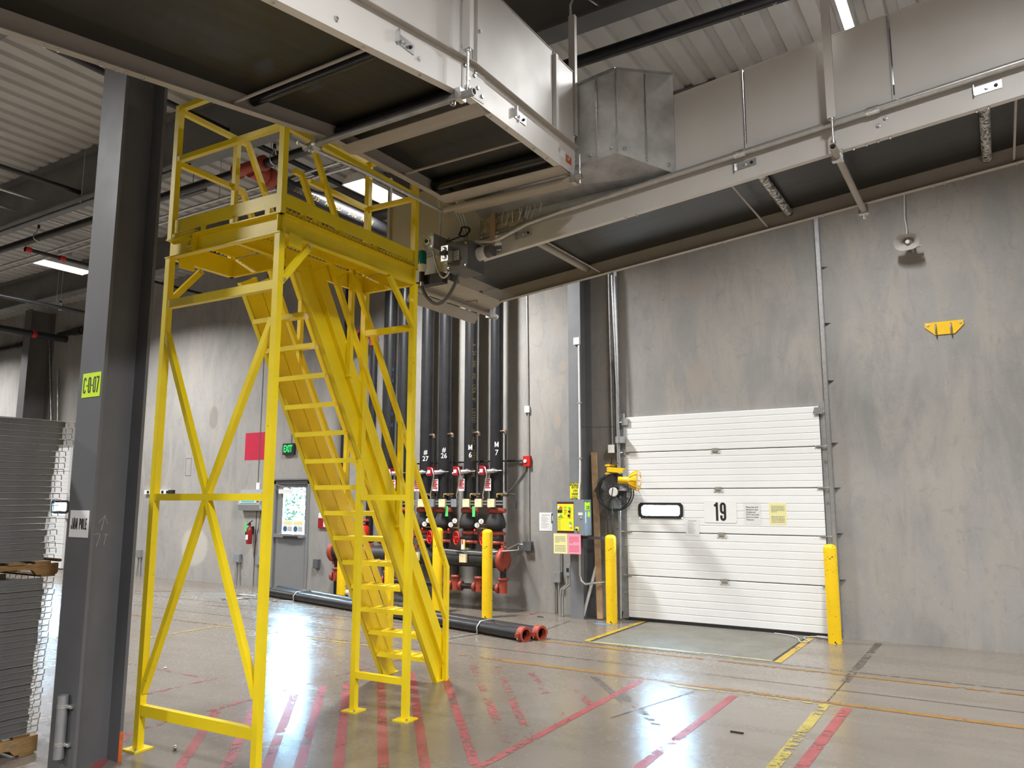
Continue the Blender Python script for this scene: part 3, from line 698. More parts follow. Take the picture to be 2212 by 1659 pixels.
# support pipe under the bend, with clamps
sp = ca('support_pipe', MB().pipe((AX0-.15, 3.86, 4.405), (AX1+.13, 3.86, 4.405), .026, .005), 'galvanized_dull')
for x in (AX0-.02, AX1+.02):
    ca('pipe_clamp', MB().box((x-.02, 3.825, 4.37), (x+.02, 3.895, 4.45)), 'galvanized', sp)
    ca('clamp_bolt', MB().cyl((x-.06, 3.86, 4.36), (x-.06, 3.86, 4.50), .009, 8), 'zinc', sp); ca('nut', MB().cyl((x-.06, 3.86, 4.36), (x-.06, 3.86, 4.378), .02, 6), 'zinc', sp)
def curved_pan(y0, y1, z0, sag, x0=AX0+.0, x1=AX1-.0):
    pts = []
    for k in range(9):
        t = k/8; pts.append((y0+(y1-y0)*t, z0-sag*math.sin(PI*t)))
    vs = [(x0, y, z) for y, z in pts]+[(x1, y, z) for y, z in pts]+[(x0, y, z+.004) for y, z in pts]+[(x1, y, z+.004) for y, z in pts]; n = len(pts)
    return MB().add(vs, [(i, i+1, n+i+1, n+i) for i in range(n-1)]+[(2*n+i, 3*n+i, 3*n+i+1, 2*n+i+1) for i in range(n-1)])
ca('nip_guard', curved_pan(4.085, 4.26, 4.47, .022), DB)
ca('end_pan', curved_pan(5.27, 5.46, 4.468, .01), DB); ca('end_pan', curved_pan(5.50, 5.70, 4.455, .03), DB)
ep = ca('support_pipe', MB().pipe((AX0-.05, 5.475, 4.425), (AX1+.09, 5.475, 4.425), .028, .005), DB)
ca('pipe_clamp', MB().box((AX1-.0, 5.44, 4.38), (AX1+.035, 5.51, 4.49)), 'galvanized', ep); ca('clamp_bolt', MB().cyl((AX1+.07, 5.475, 4.37), (AX1+.07, 5.475, 4.62), .01, 8), 'zinc', ep)
ca('warning_sticker', MB().box((AX1+.0005, 5.36, 4.535), (AX1+.0015, 5.46, 4.60)), 'orange_paint'); ca('sticker', MB().box((AX1+.0005, 5.26, 4.55), (AX1+.0015, 5.355, 4.61)), 'paper_white')
ca('yellow_sticker', MB().box((AX0-.0015, 4.42, 4.475), (AX0-.0005, 4.58, 4.515)), 'caution_yellow')
tag(MB().tube([(AX0-.10, 3.75, 4.39), (AX0-.10, 4.4, 4.425), (AX0-.10, 5.62, 4.43)], .016, 10).build('conduit', 'conduit_steel'), 'thin steel conduit along the platform side of the climbing conveyor', 'conduit')

# ---- second conveyor, parallel to the wall
BY0, BY1, BX0, BX1 = 6.0, 7.29, -4.72, 9.0
def zb(x): return 4.472+.0965*x
CB = thing('belt_conveyor', 'long overhead belt conveyor sloping down to the left in front of the wall', 'conveyor', (0, 6.65, 4.4))
def cb(name, mb, mat, par=None): return mb.build(name, mat, par or CB)
def slx(y0, y1, xa, xb, h0, h1):
    a, b = zb(xa), zb(xb)
    return MB().add([(xa, y0, a+h0), (xa, y1, a+h0), (xa, y1, a+h1), (xa, y0, a+h1), (xb, y0, b+h0), (xb, y1, b+h0), (xb, y1, b+h1), (xb, y0, b+h1)],
                    [(0, 1, 2, 3), (7, 6, 5, 4), (0, 4, 5, 1), (1, 5, 6, 2), (2, 6, 7, 3), (3, 7, 4, 0)])
def sidechx(y, sg, xa, xb, Hc):
    a, b = zb(xa), zb(xb); t, F = .005, .055
    poly = [(0, 0), (F, 0), (F, t), (t, t), (t, Hc-t), (F, Hc-t), (F, Hc), (0, Hc)]
    vs = [(xa, y-sg*u, a+v) for u, v in poly]+[(xb, y-sg*u, b+v) for u, v in poly]; n = len(poly)
    return MB().add(vs, [(i, (i+1) % n, n+(i+1) % n, n+i) for i in range(n)]+[tuple(range(n)), tuple(range(2*n-1, n-1, -1))])
bch = []
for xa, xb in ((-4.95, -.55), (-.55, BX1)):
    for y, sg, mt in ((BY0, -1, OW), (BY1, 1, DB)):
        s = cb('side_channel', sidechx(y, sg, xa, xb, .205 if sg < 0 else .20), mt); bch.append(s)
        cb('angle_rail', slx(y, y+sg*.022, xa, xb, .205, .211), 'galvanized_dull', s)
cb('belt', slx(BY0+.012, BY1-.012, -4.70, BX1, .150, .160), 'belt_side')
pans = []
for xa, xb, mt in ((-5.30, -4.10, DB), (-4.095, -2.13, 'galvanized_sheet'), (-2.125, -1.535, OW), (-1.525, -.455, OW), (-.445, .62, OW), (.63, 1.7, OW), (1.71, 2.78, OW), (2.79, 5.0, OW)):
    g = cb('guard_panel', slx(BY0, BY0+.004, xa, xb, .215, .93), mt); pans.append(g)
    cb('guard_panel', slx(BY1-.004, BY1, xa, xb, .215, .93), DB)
    if mt == OW:
        cb('top_edge', slx(BY0-.008, BY0+.03, xa, xb, .93, .937), OW, g); cb('seam_edge', slx(BY0-.012, BY0, xb-.008, xb, .22, .925), 'galvanized', g)
for x in (-5.28, -4.98): cb('stiffener', slx(BY0-.03, BY0, x, x+.035, .1, 1.2), DB, pans[0])
for x in (-3.9, -3.0, -2.6, -2.2, -1.9, -1.2, -.85, -.6, -.35, .1, .4): bolt(pans[3], (x, BY0-.005, zb(x)+.222), -Y3, .009)
for x, h in ((-.57, .10), (-.52, .14)): bolt(bch[0], (x, BY0, zb(x)+h), -Y3, .013)
for x in (-.75, -.66, -.58, -.50, .05, .12, -2.5, -2.6): bolt(bch[0], (x, BY0+.03, zb(x)), -Z3, .008)
for x in (-3.9, -3.3, -2.2, -2.1, -1.2, -.3, -.22, -.08, .3): bolt(bch[1], (x, BY1-.03, zb(x)), -Z3, .008)
for x in (-3.62, -1.55, .12):
    br = cb('roller_bracket', slx(BY0-.006, BY0, x-.08, x+.09, .095, .155), 'galvanized')
    cb('bracket_tab', slx(BY0-.035, BY0-.006, x-.08, x-.074, .09, .165), 'galvanized', br)
    bolt(br, (x, BY0-.006, zb(x)+.125), -Y3); bolt(br, (x+.055, BY0-.006, zb(x)+.13), -Y3, .009, 'matte_black')
    xr = {-3.62: -3.60, -1.55: -1.49, .12: .10}[x]
    cb('return_roller', MB().cyl((xr, BY0+.02, zb(xr)+.112), (xr, BY1-.02, zb(xr)+.112), .036, 20), DB if x < -3 else 'torn_wrap')
wr = MB(); xr = .10
for k in range(9):
    y = 6.1+k*.05; wr.add([(xr+.036, y, zb(xr)+.11), (xr+.036, y+.05, zb(xr)+.11), (xr+.075+.012*math.sin(k*2.1), y+.05, zb(xr)+.03-.01*math.cos(k)), (xr+.075+.012*math.sin(k*2.1-2.1), y, zb(xr)+.03-.01*math.cos(k-1))], [(0, 1, 2, 3)])
cb('loose_wrap', wr, 'clear_plastic')
for x in (-3.43, -1.69, .285): cb('tie_rod', MB().cyl((x, BY0+.005, zb(x)+.03), (x, BY1-.005, zb(x)+.03), .009, 8), DB)
sp = cb('support_pipe', MB().pipe((-.86, BY0-.20, zb(-.86)-.04), (-.86, BY1+.12, zb(-.86)-.04), .027, .006), DB)
for y in (BY0, BY1): cb('pipe_clamp', MB().box((-.90, y-.025, zb(-.86)-.08), (-.82, y+.025, zb(-.86)+.005)), 'bright_galv', sp)
cb('clamp_bolt', MB().cyl((-.86, BY1+.07, zb(-.86)-.10), (-.86, BY1+.07, zb(-.86)+.02), .012, 8), 'bright_galv', sp)
# tail pan
def panx(x0, z0, x1, z1, bulge, y0, y1):
    pts = []
    for k in range(9):
        t = k/8; pts.append((x0+(x1-x0)*t, z0+(z1-z0)*t-bulge*math.sin(PI*t)))
    n = len(pts); vs = [(x, y0, z) for x, z in pts]+[(x, y1, z) for x, z in pts]+[(x, y0, z+.004) for x, z in pts]+[(x, y1, z+.004) for x, z in pts]
    return MB().add(vs, [(i, i+1, n+i+1, n+i) for i in range(n-1)]+[(2*n+i, 3*n+i, 3*n+i+1, 2*n+i+1) for i in range(n-1)])
cb('tail_pan', panx(-4.68, 4.03, -4.98, 3.945, .035, BY0, BY1), DB)
p, q = atz(903, 622, 3.90), atz(1056, 681, 3.90); xp = (p.x+q.x)/2
tp = cb('support_pipe', MB().pipe((xp, BY0-.1, 3.90), (xp, BY1+.13, 3.90), .026, .005), DB)
cb('pipe_clamp', MB().box((xp-.03, BY1-.03, 3.86), (xp+.03, BY1+.04, 3.96)), 'bright_galv', tp); cb('pipe_cap', MB().cyl((xp, BY1+.13, 3.90), (xp, BY1+.15, 3.90), .029, 16), 'tag_white', tp)
cb('tail_lip', MB().add([(xp-.10, BY0, 3.90), (xp-.17, BY0, 3.80), (xp-.17, BY1-.05, 3.80), (xp-.10, BY1-.05, 3.90), (xp-.105, BY0, 3.905), (xp-.175, BY0, 3.80), (xp-.175, BY1-.05, 3.80), (xp-.105, BY1-.05, 3.905)], [(0, 1, 2, 3), (7, 6, 5, 4)]), DB)
cb('arrow_mark', MB().tube([(-4.80, 6.95, 3.955), (-4.76, 6.90, 3.965), (-4.84, 6.80, 3.945)], .003, 4), 'ink')
cb('bright_plate', slx(BY0-.003, BY0-.0005, -4.12, -3.86, .03, .20), 'bright_galv')
# steel conduit along the front
mb = MB(); mb.tube([(x, BY0-.048, zb(x)+.208) for x in (-3.2, -1.5, .5, 4, 9)], .025, 14)
cd_ = mb.build('conduit', 'conduit_steel'); tag(cd_, 'thick steel conduit running along the front of the long sloping conveyor', 'conduit')
for x in (-1.62, -.64): MB().cyl((x, BY0-.048, zb(x)+.208), (x+.09, BY0-.048, zb(x+.09)+.208), .032, 14).build('coupling', 'zinc', cd_)
mb = MB(); mb.tube([(-3.2, BY0-.048, zb(-3.2)+.208), (-3.55, BY0-.06, zb(-3.55)+.19), (-3.9, BY0-.10, zb(-3.9)+.10), (-4.08, BY0-.12, zb(-4.08)+.14)], .022, 10).build('flexible_end', 'conduit_steel', cd_)
# galvanized transfer hood between the two conveyors
HD = thing('transfer_hood', 'galvanized sheet metal hood where the climbing conveyor meets the long one', 'hood', (-3.2, 5.8, 4.9))
def tz(x): return 5.355-(x+2.476)*-.0965
F0, F1 = (-4.05, 5.61), (-2.48, 5.61); K1 = (-2.125, 5.995); K0 = (-4.05, 5.995)
def hb(x): return 4.625+(x+2.476)*.05
bot = {F1: 4.622, K1: 4.50, F0: 4.56, K0: 4.46}
def face(name, a, b, mat='galvanized', top=None):
    vs = [(*a, bot[a]), (*b, bot[b]), (*b, tz(b[0])), (*a, tz(a[0]))]; d = (Vector((*b, 0))-Vector((*a, 0))).normalized(); nn = Vector((d.y, -d.x, 0))*-.004
    vs2 = [tuple(Vector(v)+nn) for v in vs]
    return MB().add(vs+vs2, [(0, 1, 2, 3), (7, 6, 5, 4), (0, 4, 5, 1), (1, 5, 6, 2), (2, 6, 7, 3), (3, 7, 4, 0)]).build(name, mat, HD)
f1 = face('front_sheet', (F0), (F1), 'galvanized_sheet'); f2 = face('side_sheet', F1, K1, 'galvanized_sheet')
MB().add([(*F0, bot[F0]), (*F1, bot[F1]), (*K1, bot[K1]), (*K0, bot[K0]), (*F0, bot[F0]+.004), (*F1, bot[F1]+.004), (*K1, bot[K1]+.004), (*K0, bot[K0]+.004)], [(0, 1, 2, 3), (7, 6, 5, 4)]).build('bottom_sheet', 'galvanized_dull', HD)
MB().add([(*F0, tz(F0[0])), (*F1, tz(F1[0])), (*K1, tz(K1[0])), (*K0, tz(K0[0])), (*F0, tz(F0[0])+.004), (*F1, tz(F1[0])+.004), (*K1, tz(K1[0])+.004), (*K0, tz(K0[0])+.004)], [(0, 1, 2, 3), (7, 6, 5, 4)]).build('top_sheet', 'galvanized_dull', HD)
MB().bar((*F1, 4.635), (*F1, 5.35), .012, up=(1, 0, 0)).build('corner_edge', 'galvanized', HD)
MB().bar((-2.66, 5.604, 4.63), (-2.66, 5.604, 5.36), .014, up=(1, 0, 0)).build('seam', 'zinc', f1)
mx_, my_ = (F1[0]+K1[0])/2, (F1[1]+K1[1])/2
MB().bar((mx_+.004, my_-.004, 4.58), (mx_+.004, my_-.004, 5.36), .012, up=(1, 0, 0)).build('seam', 'zinc', f2)
for (x, y, z) in ((-2.72, 5.604, 4.66), (-2.53, 5.604, 4.68)): bolt(f1, (x, y, z), -Y3, .012)
for t, z in ((.12, 4.665), (.88, 4.57)): bolt(f2, (F1[0]+(K1[0]-F1[0])*t+.004, F1[1]+(K1[1]-F1[1])*t-.004, z), Vector((.74, -.67, 0)), .012)
MB().bar((F0[0], 5.60, tz(F0[0])+.008), (F1[0], 5.60, tz(F1[0])+.008), .03, .016).build('lip', 'galvanized_dull', f1)
MB().bar((F1[0], 5.605, tz(F1[0])+.008), (K1[0], 5.99, tz(K1[0])+.008), .03, .016).build('lip', 'galvanized_dull', f2)
# sprayed foam patch with strings, taped strip
mb = MB(); a = aty(1000, 515, 5.985); nx, nz = 14, 9
gx = [(-4.11+.50*i/nx) for i in range(nx+1)]; vs = []
for j in range(nz+1):
    for i, x in enumerate(gx):
        z0 = zb(x)+.24+.22*j/nz; e = min(i, nx-i, j, nz-j); vs.append((x+random.uniform(-.012, .012), 5.993-(.004 if e == 0 else .022+random.uniform(0, .03)), z0+random.uniform(-.01, .01)))
mb.add(vs, [(j*(nx+1)+i, j*(nx+1)+i+1, (j+1)*(nx+1)+i+1, (j+1)*(nx+1)+i) for j in range(nz) for i in range(nx)], True)
tag(mb.build('foam_patch', 'foam_tan'), 'lumpy tan foam insulation patch on the hood end of the long conveyor', 'insulation')
o = thing('string_bundle', 'loose pale strings hanging over the tan foam patch', 'string', (-3.75, 5.94, 4.4))
for k in range(9):
    x = -3.83+.05*k+random.uniform(-.02, .02); z = zb(x)+.42+random.uniform(-.03, .05)
    MB().tube([(x, 5.945, z), (x+random.uniform(.02, .05), 5.935, z+.02), (x+.04, 5.935, z-.08), (x+random.uniform(-.03, .04), 5.94, z-.17)], .0035, 5).build('string', 'paper_white', o)
xx = -3.93
tag(MB().add([(xx, 5.915, zb(xx)+.50), (xx+.045, 5.915, zb(xx)+.50), (xx+.065, 5.885, zb(xx)+.06), (xx+.0, 5.885, zb(xx)+.06), (xx, 5.918, zb(xx)+.50), (xx+.045, 5.918, zb(xx)+.50), (xx+.065, 5.888, zb(xx)+.06), (xx, 5.888, zb(xx)+.06)], [(0, 1, 2, 3), (7, 6, 5, 4), (0, 4, 5, 1), (1, 5, 6, 2), (2, 6, 7, 3), (3, 7, 4, 0)]).build('cardboard_strip', 'cardboard'), 'brown cardboard strip hanging in front of the tan foam patch', 'strip')

# ---- hanger struts
def strut(name, lab, x, y, z0, z1, rodto, w=.06, hook=False):
    o = thing(name, lab, 'hanger', (x, y, z0))
    MB().chan((x-w/2, y-.02, z0), (x-w/2, y-.02, z1), w, .042, .004, X3, Y3).build('strut', OW, o)
    MB().cyl((x, y, rodto), (x, y, z0+.10), .0095, 10).build('threaded_rod', 'bright_galv', o)
    for z in (z0-.012, rodto+.01): MB().cyl((x, y, z), (x, y, z+.02), .02, 6).build('nut', 'zinc', o)
    if hook: MB().tube([(x-.01, y-.012, z1-.05), (x-.01, y-.012, z1+.10), (x-.005, y+.1, z1+.30), (x, 6.09, 6.36), (x, 6.14, 6.365)], .012, 8).build('beam_hook', 'bright_galv', o)
    return o
p = aty(1801, 255, 5.84); strut('hanger_strut', 'white steel hanger strut in front of the long conveyor panels', -.86, 5.84, p.z, 6.3, zb(-.86)-.01)
strut('hanger_strut', 'white steel hanger strut beside the climbing conveyor bend', AX1+.075, 3.86, 4.715, ZC, 4.43)
strut('hanger_strut', 'white steel hanger strut hooked to the roof girder by the galvanized hood', aty(1238, 200, 5.56).x, 5.56, 4.84, 5.95, 4.47, hook=True)
for nm, x, y in (('hanger_strut', AX0-.17, 3.86),):
    o = thing('hanger_rod', 'thin threaded rod beside the far end of the bend support pipe', 'hanger', (AX0-.10, 3.86, 4.41)); MB().cyl((AX0-.08, 3.86, 4.41), (AX0-.08, 3.86, ZC), .008, 8).build('threaded_rod', 'zinc', o)

# ---- electrical gear hung on the tail of the long conveyor
def ebox(name, lab, cat, a, b, y0, y1, mat, grp=None):
    p, q = aty(*a, y0), aty(*b, y0); o = thing(name, lab, cat, ((p.x+q.x)/2, (y0+y1)/2, min(p.z, q.z)), grp)
    MB().box((p.x, y0, q.z), (q.x, y1, p.z)).build('body', mat, o); return o, p, q
o, p, q = ebox('junction_box', 'large dark grey junction box with a small white label under the conveyor tail', 'box', (968, 527), (1011, 579), 5.72, 5.985, 'dark_grey_box')
MB().box((p.x, 5.712, q.z), (q.x, 5.72, p.z)).build('cover', 'dark_grey_box', o)
cx_, cz_ = p.x+(q.x-p.x)*.45, q.z+(p.z-q.z)*.52
lb = MB().box((cx_-.03, 5.709, cz_-.045), (cx_+.03, 5.712, cz_+.045)).build('label', 'paper_white', o)
for k in range(4): MB().box((cx_-.022, 5.7075, cz_+.028-.02*k), (cx_+.022, 5.709, cz_+.036-.02*k)).build('print', 'ink_blue' if k == 0 else 'ink_grey', lb)
for sx in (p.x+.02, q.x-.02):
    for sz in (p.z-.03, q.z+.03): bolt(o, (sx, 5.712, sz), -Y3, .008, 'bright_galv')
JBX, JBZ, JBT = (p.x+q.x)/2, q.z, p.z
o, p, q = ebox('push_button_box', 'square grey push button box above the teal beacon', 'box', (914, 508), (936, 535), 5.66, 5.985, 'galvanized_dull')
c = Vector(((p.x+q.x)/2-.01, 5.66, (p.z+q.z)/2)); MB().lathe([(.032, 0), (.032, .012), (.024, .016), (.022, .012)], c, -Y3, 20).build('button_ring', 'zinc', o); MB().cyl(c-Y3*.012, c-Y3*.02, .02, 16).build('button', 'matte_black', o)
for sx in (p.x+.015, q.x-.015):
    for sz in (p.z-.015, q.z+.015): bolt(o, (sx, 5.66, sz), -Y3, .005, 'bright_galv')
PBX, PBZ, PBT = (p.x+q.x)/2+.03, q.z, p.z
o, p, q = ebox('switch_box', 'small cast metal start switch box with black knob', 'switch', (953, 532), (967, 562), 5.62, 5.70, 'bright_galv')
SWX, SWZ = (p.x+q.x)/2, q.z
MB().cbox(((p.x+q.x)/2, 5.61, (p.z+q.z)/2), (.075, .03, .03)).build('knob', 'matte_black', o)
for sz in (p.z-.035, q.z+.035): MB().lathe([(.022, 0), (.022, .01), (.012, .018)], ((p.x+q.x)/2, 5.62, sz), -Y3, 14).build('push_button', 'zinc', o)
c = aty(911.5, 588, 5.86)
o = thing('beacon', 'teal warning beacon on a white base beside the platform corner', 'light', (c.x, 5.86, c.z))
MB().lathe([(.036, 0), (.036, .02), (.046, .05), (.046, .075)], (c.x, 5.86, c.z), Z3, 20).build('base', 'tag_white', o)
MB().lathe([(.044, .075), (.044, .19), (.036, .215), (.015, .222)], (c.x, 5.86, c.z), Z3, 20).build('lens', 'teal_lens', o)
MB().cyl((c.x, 5.86, c.z-.10), (c.x, 5.86, c.z), .027, 14).build('gland', 'matte_black', o)
MB().box((c.x-.05, 5.90, c.z-.12), (c.x+.22, 5.99, c.z-.02)).build('bracket', 'matte_black', o); MB().cyl((c.x, 5.86, c.z-.14), (c.x, 5.86, c.z-.10), .02, 12).build('connector', 'bright_galv', o)
BC = c
def sag(p, q, drop, n=14):
    p, q = Vector(p), Vector(q); return [p+(q-p)*(k/n)-Z3*drop*math.sin(PI*k/n)**.75 for k in range(n+1)]
tag(MB().tube(sag((BC.x, 5.86, BC.z-.14), (JBX-.09, 5.86, JBZ+.02), .24), .017, 10).build('flexible_conduit', 'dark_grey_box'), 'drooping dark grey flexible conduit from the beacon to the large junction box', 'conduit')
tag(MB().tube(sag((PBX, 5.70, PBZ), (SWX, 5.73, SWZ), .20), .010, 8).build('flexible_conduit', 'conduit_steel'), 'thin looping conduit joining the push button box and the start switch', 'conduit')
tag(MB().tube([(PBX, 5.80, PBT), (PBX, 5.80, PBT+.06), (PBX+.02, 5.78, PBT+.22), (PBX+.02, 5.74, 4.72)], .014, 8).build('conduit', 'conduit_steel'), 'steel conduit rising from the push button box', 'conduit')
o = thing('cable_bundle', 'bundle of steel conduits and black cable coiled above the large junction box', 'cable', (JBX, 5.85, JBT))
for k, dx in enumerate((-.03, .0, .03)): MB().tube([(JBX+dx, 5.85, JBT), (JBX+dx, 5.85, JBT+.10), (JBX+dx-.04, 5.83, JBT+.28), (JBX+dx-.09, 5.75, JBT+.44)], .011, 8).build('conduit', 'conduit_steel', o)
mb = MB(); mb.tube([(JBX+.01+.055*math.cos(a)+.01*math.sin(3*a), 5.80+.01*math.cos(2*a), JBT+.12+.045*math.sin(a)+.012*k*0) for a in [2*PI*i/16 for i in range(16)] for k in (0,)], .011, 6, True).build('coil', 'matte_black', o)
MB().tube([(JBX-.04, 5.80, JBT+.08), (JBX-.16, 5.74, JBT+.03), (SWX, 5.69, SWZ+.24)], .006, 6).build('cable', 'matte_black', o)
p = aty(1040, 545, 5.88); o = thing('photo_eye_drum', 'white drum with a dark cap on the conveyor tail beside the junction box', 'motor', (p.x, 5.9, p.z))
MB().cyl((p.x-.07, 5.90, p.z-.01), (p.x+.05, 5.90, p.z), .065, 24).build('drum', 'tag_white', o); MB().cyl((p.x+.05, 5.90, p.z), (p.x+.12, 5.90, p.z+.006), .058, 24).build('cap', 'dark_grey_box', o)
# ================================================================ dock door, its tracks and notices
def struct(name, loc, lab, cat):
    o = thing(name, lab, cat, loc); o['kind'] = 'structure'; return o
def ribbed(x0, x1, z0, z1, yf, n, th=.066):
    # horizontally ribbed panel: shallow V grooves in the front face
    pts = [(yf+th, z0-.0045)]; h = (z1-z0)/n
    for k in range(n):
        a = z0+k*h
        g_ = .007 if k == 0 else .0035
        pts += [(yf+g_, a+.001), (yf, a+.008), (yf+.0015, a+h-.012), (yf+(.007 if k == n-1 else .0035), a+h-.004)]
    pts.append((yf+th, z1+.0045)); return MB().ext([(p[0], p[1]) for p in pts], (x0, 0, 0), (x1, 0, 0), Y3, Z3)
def dock_door(name, lab, x0, x1, zs, yf, win, cat='door'):
    d = struct(name, ((x0+x1)/2, yf, 0), lab, cat)
    for i, (a, b) in enumerate(zip(zs, zs[1:])):
        a += .004; b -= .004
        if win and a < win[2] < b:
            wx0, wx1, wz0, wz1 = win; h = (b-a)/6
            k0 = math.floor((wz0-a)/h+.3); k1 = math.ceil((wz1-a)/h-.3); za_, zb_ = a+k0*h, a+k1*h
            pnl = ribbed(x0, wx0, a, b, yf, 6)
            for g in (ribbed(wx1, x1, a, b, yf, 6), ribbed(wx0-.001, wx1+.001, a, za_, yf, max(1, k0)), ribbed(wx0-.001, wx1+.001, zb_, b, yf, max(1, 6-k1))):
                pnl.add(g.v, g.f)
            pnl.build('door_panel', 'door_white', d)
            def rr(w, h, c, k=6):
                return [(sx*(w/2-c)+c*math.cos(R(a0+q*90/k)), sy*(h/2-c)+c*math.sin(R(a0+q*90/k))) for sx, sy, a0 in ((1, 1, 0), (-1, 1, 90), (-1, -1, 180), (1, -1, 270)) for q in range(k+1)]
            cx, cz = (wx0+wx1)/2, (wz0+wz1)/2; o1 = rr(wx1-wx0+.03, zb_-za_+.02, .06); o2 = rr(wx1-wx0-.07, wz1-wz0-.06, .045); n = len(o1)
            vs = [(cx+u, yf-.012, cz+v) for u, v in o1]+[(cx+u, yf-.012, cz+v) for u, v in o2]+[(cx+u, yf+.01, cz+v) for u, v in o1]+[(cx+u, yf+.03, cz+v) for u, v in o2]
            fs = []
            for q in range(n):
                r_ = (q+1) % n; fs += [(q, r_, n+r_, n+q), (q, 2*n+q, 2*n+r_, r_), (n+q, n+r_, 3*n+r_, 3*n+q)]
            fr = MB().add(vs, fs).build('window_frame', 'black_rubber', d)
            MB().box((wx0+.02, yf+.018, wz0+.02), (wx1-.02, yf+.022, wz1-.02)).build('window_pane', 'window_glass', d)
        else: ribbed(x0, x1, a, b, yf, 6).build('door_panel', 'door_white', d)
    MB().box((x0, yf+.004, -.003), (x1, yf+.066, zs[0]+.004)).build('bottom_seal', 'black_rubber', d)
    return d
YD = 11.175
w0, w1 = aty(1381, 1087, YD), aty(1474, 1119, YD)
ZS = [.038, .659, 1.306, 1.949, 2.508, 3.06]
D1 = dock_door('door_1', 'white ribbed sectional dock door numbered 19', DX0, DX1, ZS, YD, (w0.x, w1.x, w1.z, w0.z))
for z, px in ((2.508, 1550), (1.949, 1553), (1.306, 1557), (.659, 1560)):
    p = aty(px, 1100, YD)
    h = MB().cbox((p.x, YD-.012, z-.005), (.085, .024, .05)).build('hinge', 'galvanized', D1)
    for s in (-1, 1): MB().cbox((p.x+.055*s, YD-.003, z-.03), (.03, .006, .05)).build('hinge_leaf', 'tag_white', h)
for z in ZS[1:5]+[2.98]:
    for x, s in ((DX0, 1), (DX1, -1)):
        b = MB().cbox((x+.02*s, YD-.01, z), (.10, .02, .018)).build('roller_bracket', 'galvanized_dull', D1)
        MB().cyl((x-.03*s, YD-.015, z), (x-.12*s, YD-.015, z), .008, 8).build('roller_pin', 'zinc', b)
MB().cbox((DX0+.01, YD-.018, 2.98), (.11, .03, .10)).build('cable_plate', 'galvanized', D1); MB().cbox((DX1-.0, YD-.018, 2.99), (.11, .03, .09)).build('cable_plate', 'galvanized', D1)
# tracks
def track(x, s, lab, ztop):
    o = thing('door_track', lab, 'track', (x, 11.15, 0))
    MB().box((x+.010*s, 11.195, .02), (x+.105*s, 11.201, 3.12)).build('jamb_plate', 'galvanized_dull', o)
    MB().chan((x+.085*s, 11.205, .12), (x+.085*s, 11.205, ztop), .055, .05, .004, -Y3, X3*s).build('track', 'galvanized', o)
    MB().box((x+.135*s, 11.17, .05), (x+.139*s, 11.239, ztop)).build('angle', 'galvanized_dull', o)
    for z in (.75, 1.35, 1.95, 2.55, 3.4, 4.2, 5.0):
        if z < ztop: 
            MB().ext([(0, 0), (.075, 0), (0, .06)], (x+.139*s, 11.239, z), (x+.139*s, 11.239, z+.004), X3*s, -Y3).build('bracket', 'galvanized_dull', o)
    for z in (.4, 1.1, 1.75, 2.3): MB().cyl((x+.05*s, 11.195, z), (x+.05*s, 11.187, z), .018, 10).build('rivet', 'bright_galv', o)
    return o
track(DX0, -1, 'galvanized track and jamb plate on the left side of dock door 19', 5.72)
track(DX1, 1, 'galvanized track and jamb plate on the right side of dock door 19', 5.72)
o = sign_c = None
a, b = aty(1520, 1081, YD), aty(1592, 1130, YD)
o, c, r, u = sign('door_number_sign', 'white sign with a tall black 19 on the dock door', 'sign', ((a.x+b.x)/2, YD-.0005, (a.z+b.z)/2), b.x-a.x, a.z-b.z, .004, 'paper_white', X3, Z3, .025)
stencil('19', .262, .088, .034, .020, c, r, u, 'ink', o, wid={'1': .068})
def paper(name, lab, px0, py0, px1, py1, y, mat, rows=(), rowmat='ink_grey', sleeve=False, marg=.12):
    a, b = aty(px0, py0, y), aty(px1, py1, y); w, h = abs(b.x-a.x), abs(a.z-b.z); cx, cz = (a.x+b.x)/2, (a.z+b.z)/2
    o = thing(name, lab, 'notice', (cx, y, cz)); MB().box((cx-w/2, y-.001, cz-h/2), (cx+w/2, y, cz+h/2)).build('sheet', mat, o)
    if sleeve: MB().add([(cx-w/2-.02, y-.0022, cz-h/2-.01), (cx+w/2+.02, y-.0022, cz-h/2-.01), (cx+w/2+.02, y-.0022, cz+h/2+.03), (cx-w/2-.02, y-.0022, cz+h/2+.03)], [(0, 1, 2, 3)]).build('plastic_sleeve', 'clear_plastic', o)
    k = 0
    for rz, x0, x1, th in rows:
        # word-like dashes
        xx = x0; random.seed(int(rz*1000)+k); k += 1; mb = MB(); zc = cz+h/2-rz*h
        while xx < x1-.01:
            wd = min(random.uniform(.05, .13), x1-xx); mb.box((cx-w/2+xx*w, y-.0016, zc-th*h/2), (cx-w/2+(xx+wd)*w, y-.0011, zc+th*h/2)); xx += wd+.025
        mb.build('print_line', rowmat, o)
    return o, Vector((cx, y-.0016, cz)), w, h
rows10 = [(.14, .2, .8, .035)]+[(.24+.06*k, .15, .55+.25*((k*37) % 5)/5, .018) for k in range(11)]
paper('notice', 'white notice in a clear sleeve below the dock door window', 1481, 1120, 1511, 1158, YD, 'paper_white', rows10, sleeve=True)
o, c, w, h = paper('notice', 'white typed notice between the 19 sign and the yellow notice', 1608, 1089, 1644, 1133, YD, 'paper_white', (), sleeve=True)
text('Please keep dock\nplate/doors clear\nof pallets and\nNCTS when dock\ndoors are closed.\nThank you.', .031, c+Vector((-w*.42, -.0004, .012)), X3, Z3, 'ink_grey', o, bold=.0006, xs=.80, align='LEFT', lsp=1.12)
ry = [(.14+.065*k, .12, .9 if k < 4 else .45, .03) for k in range(5)]+[(.62+.065*k, .12, .9-.03*(k % 2), .03) for k in range(5)]
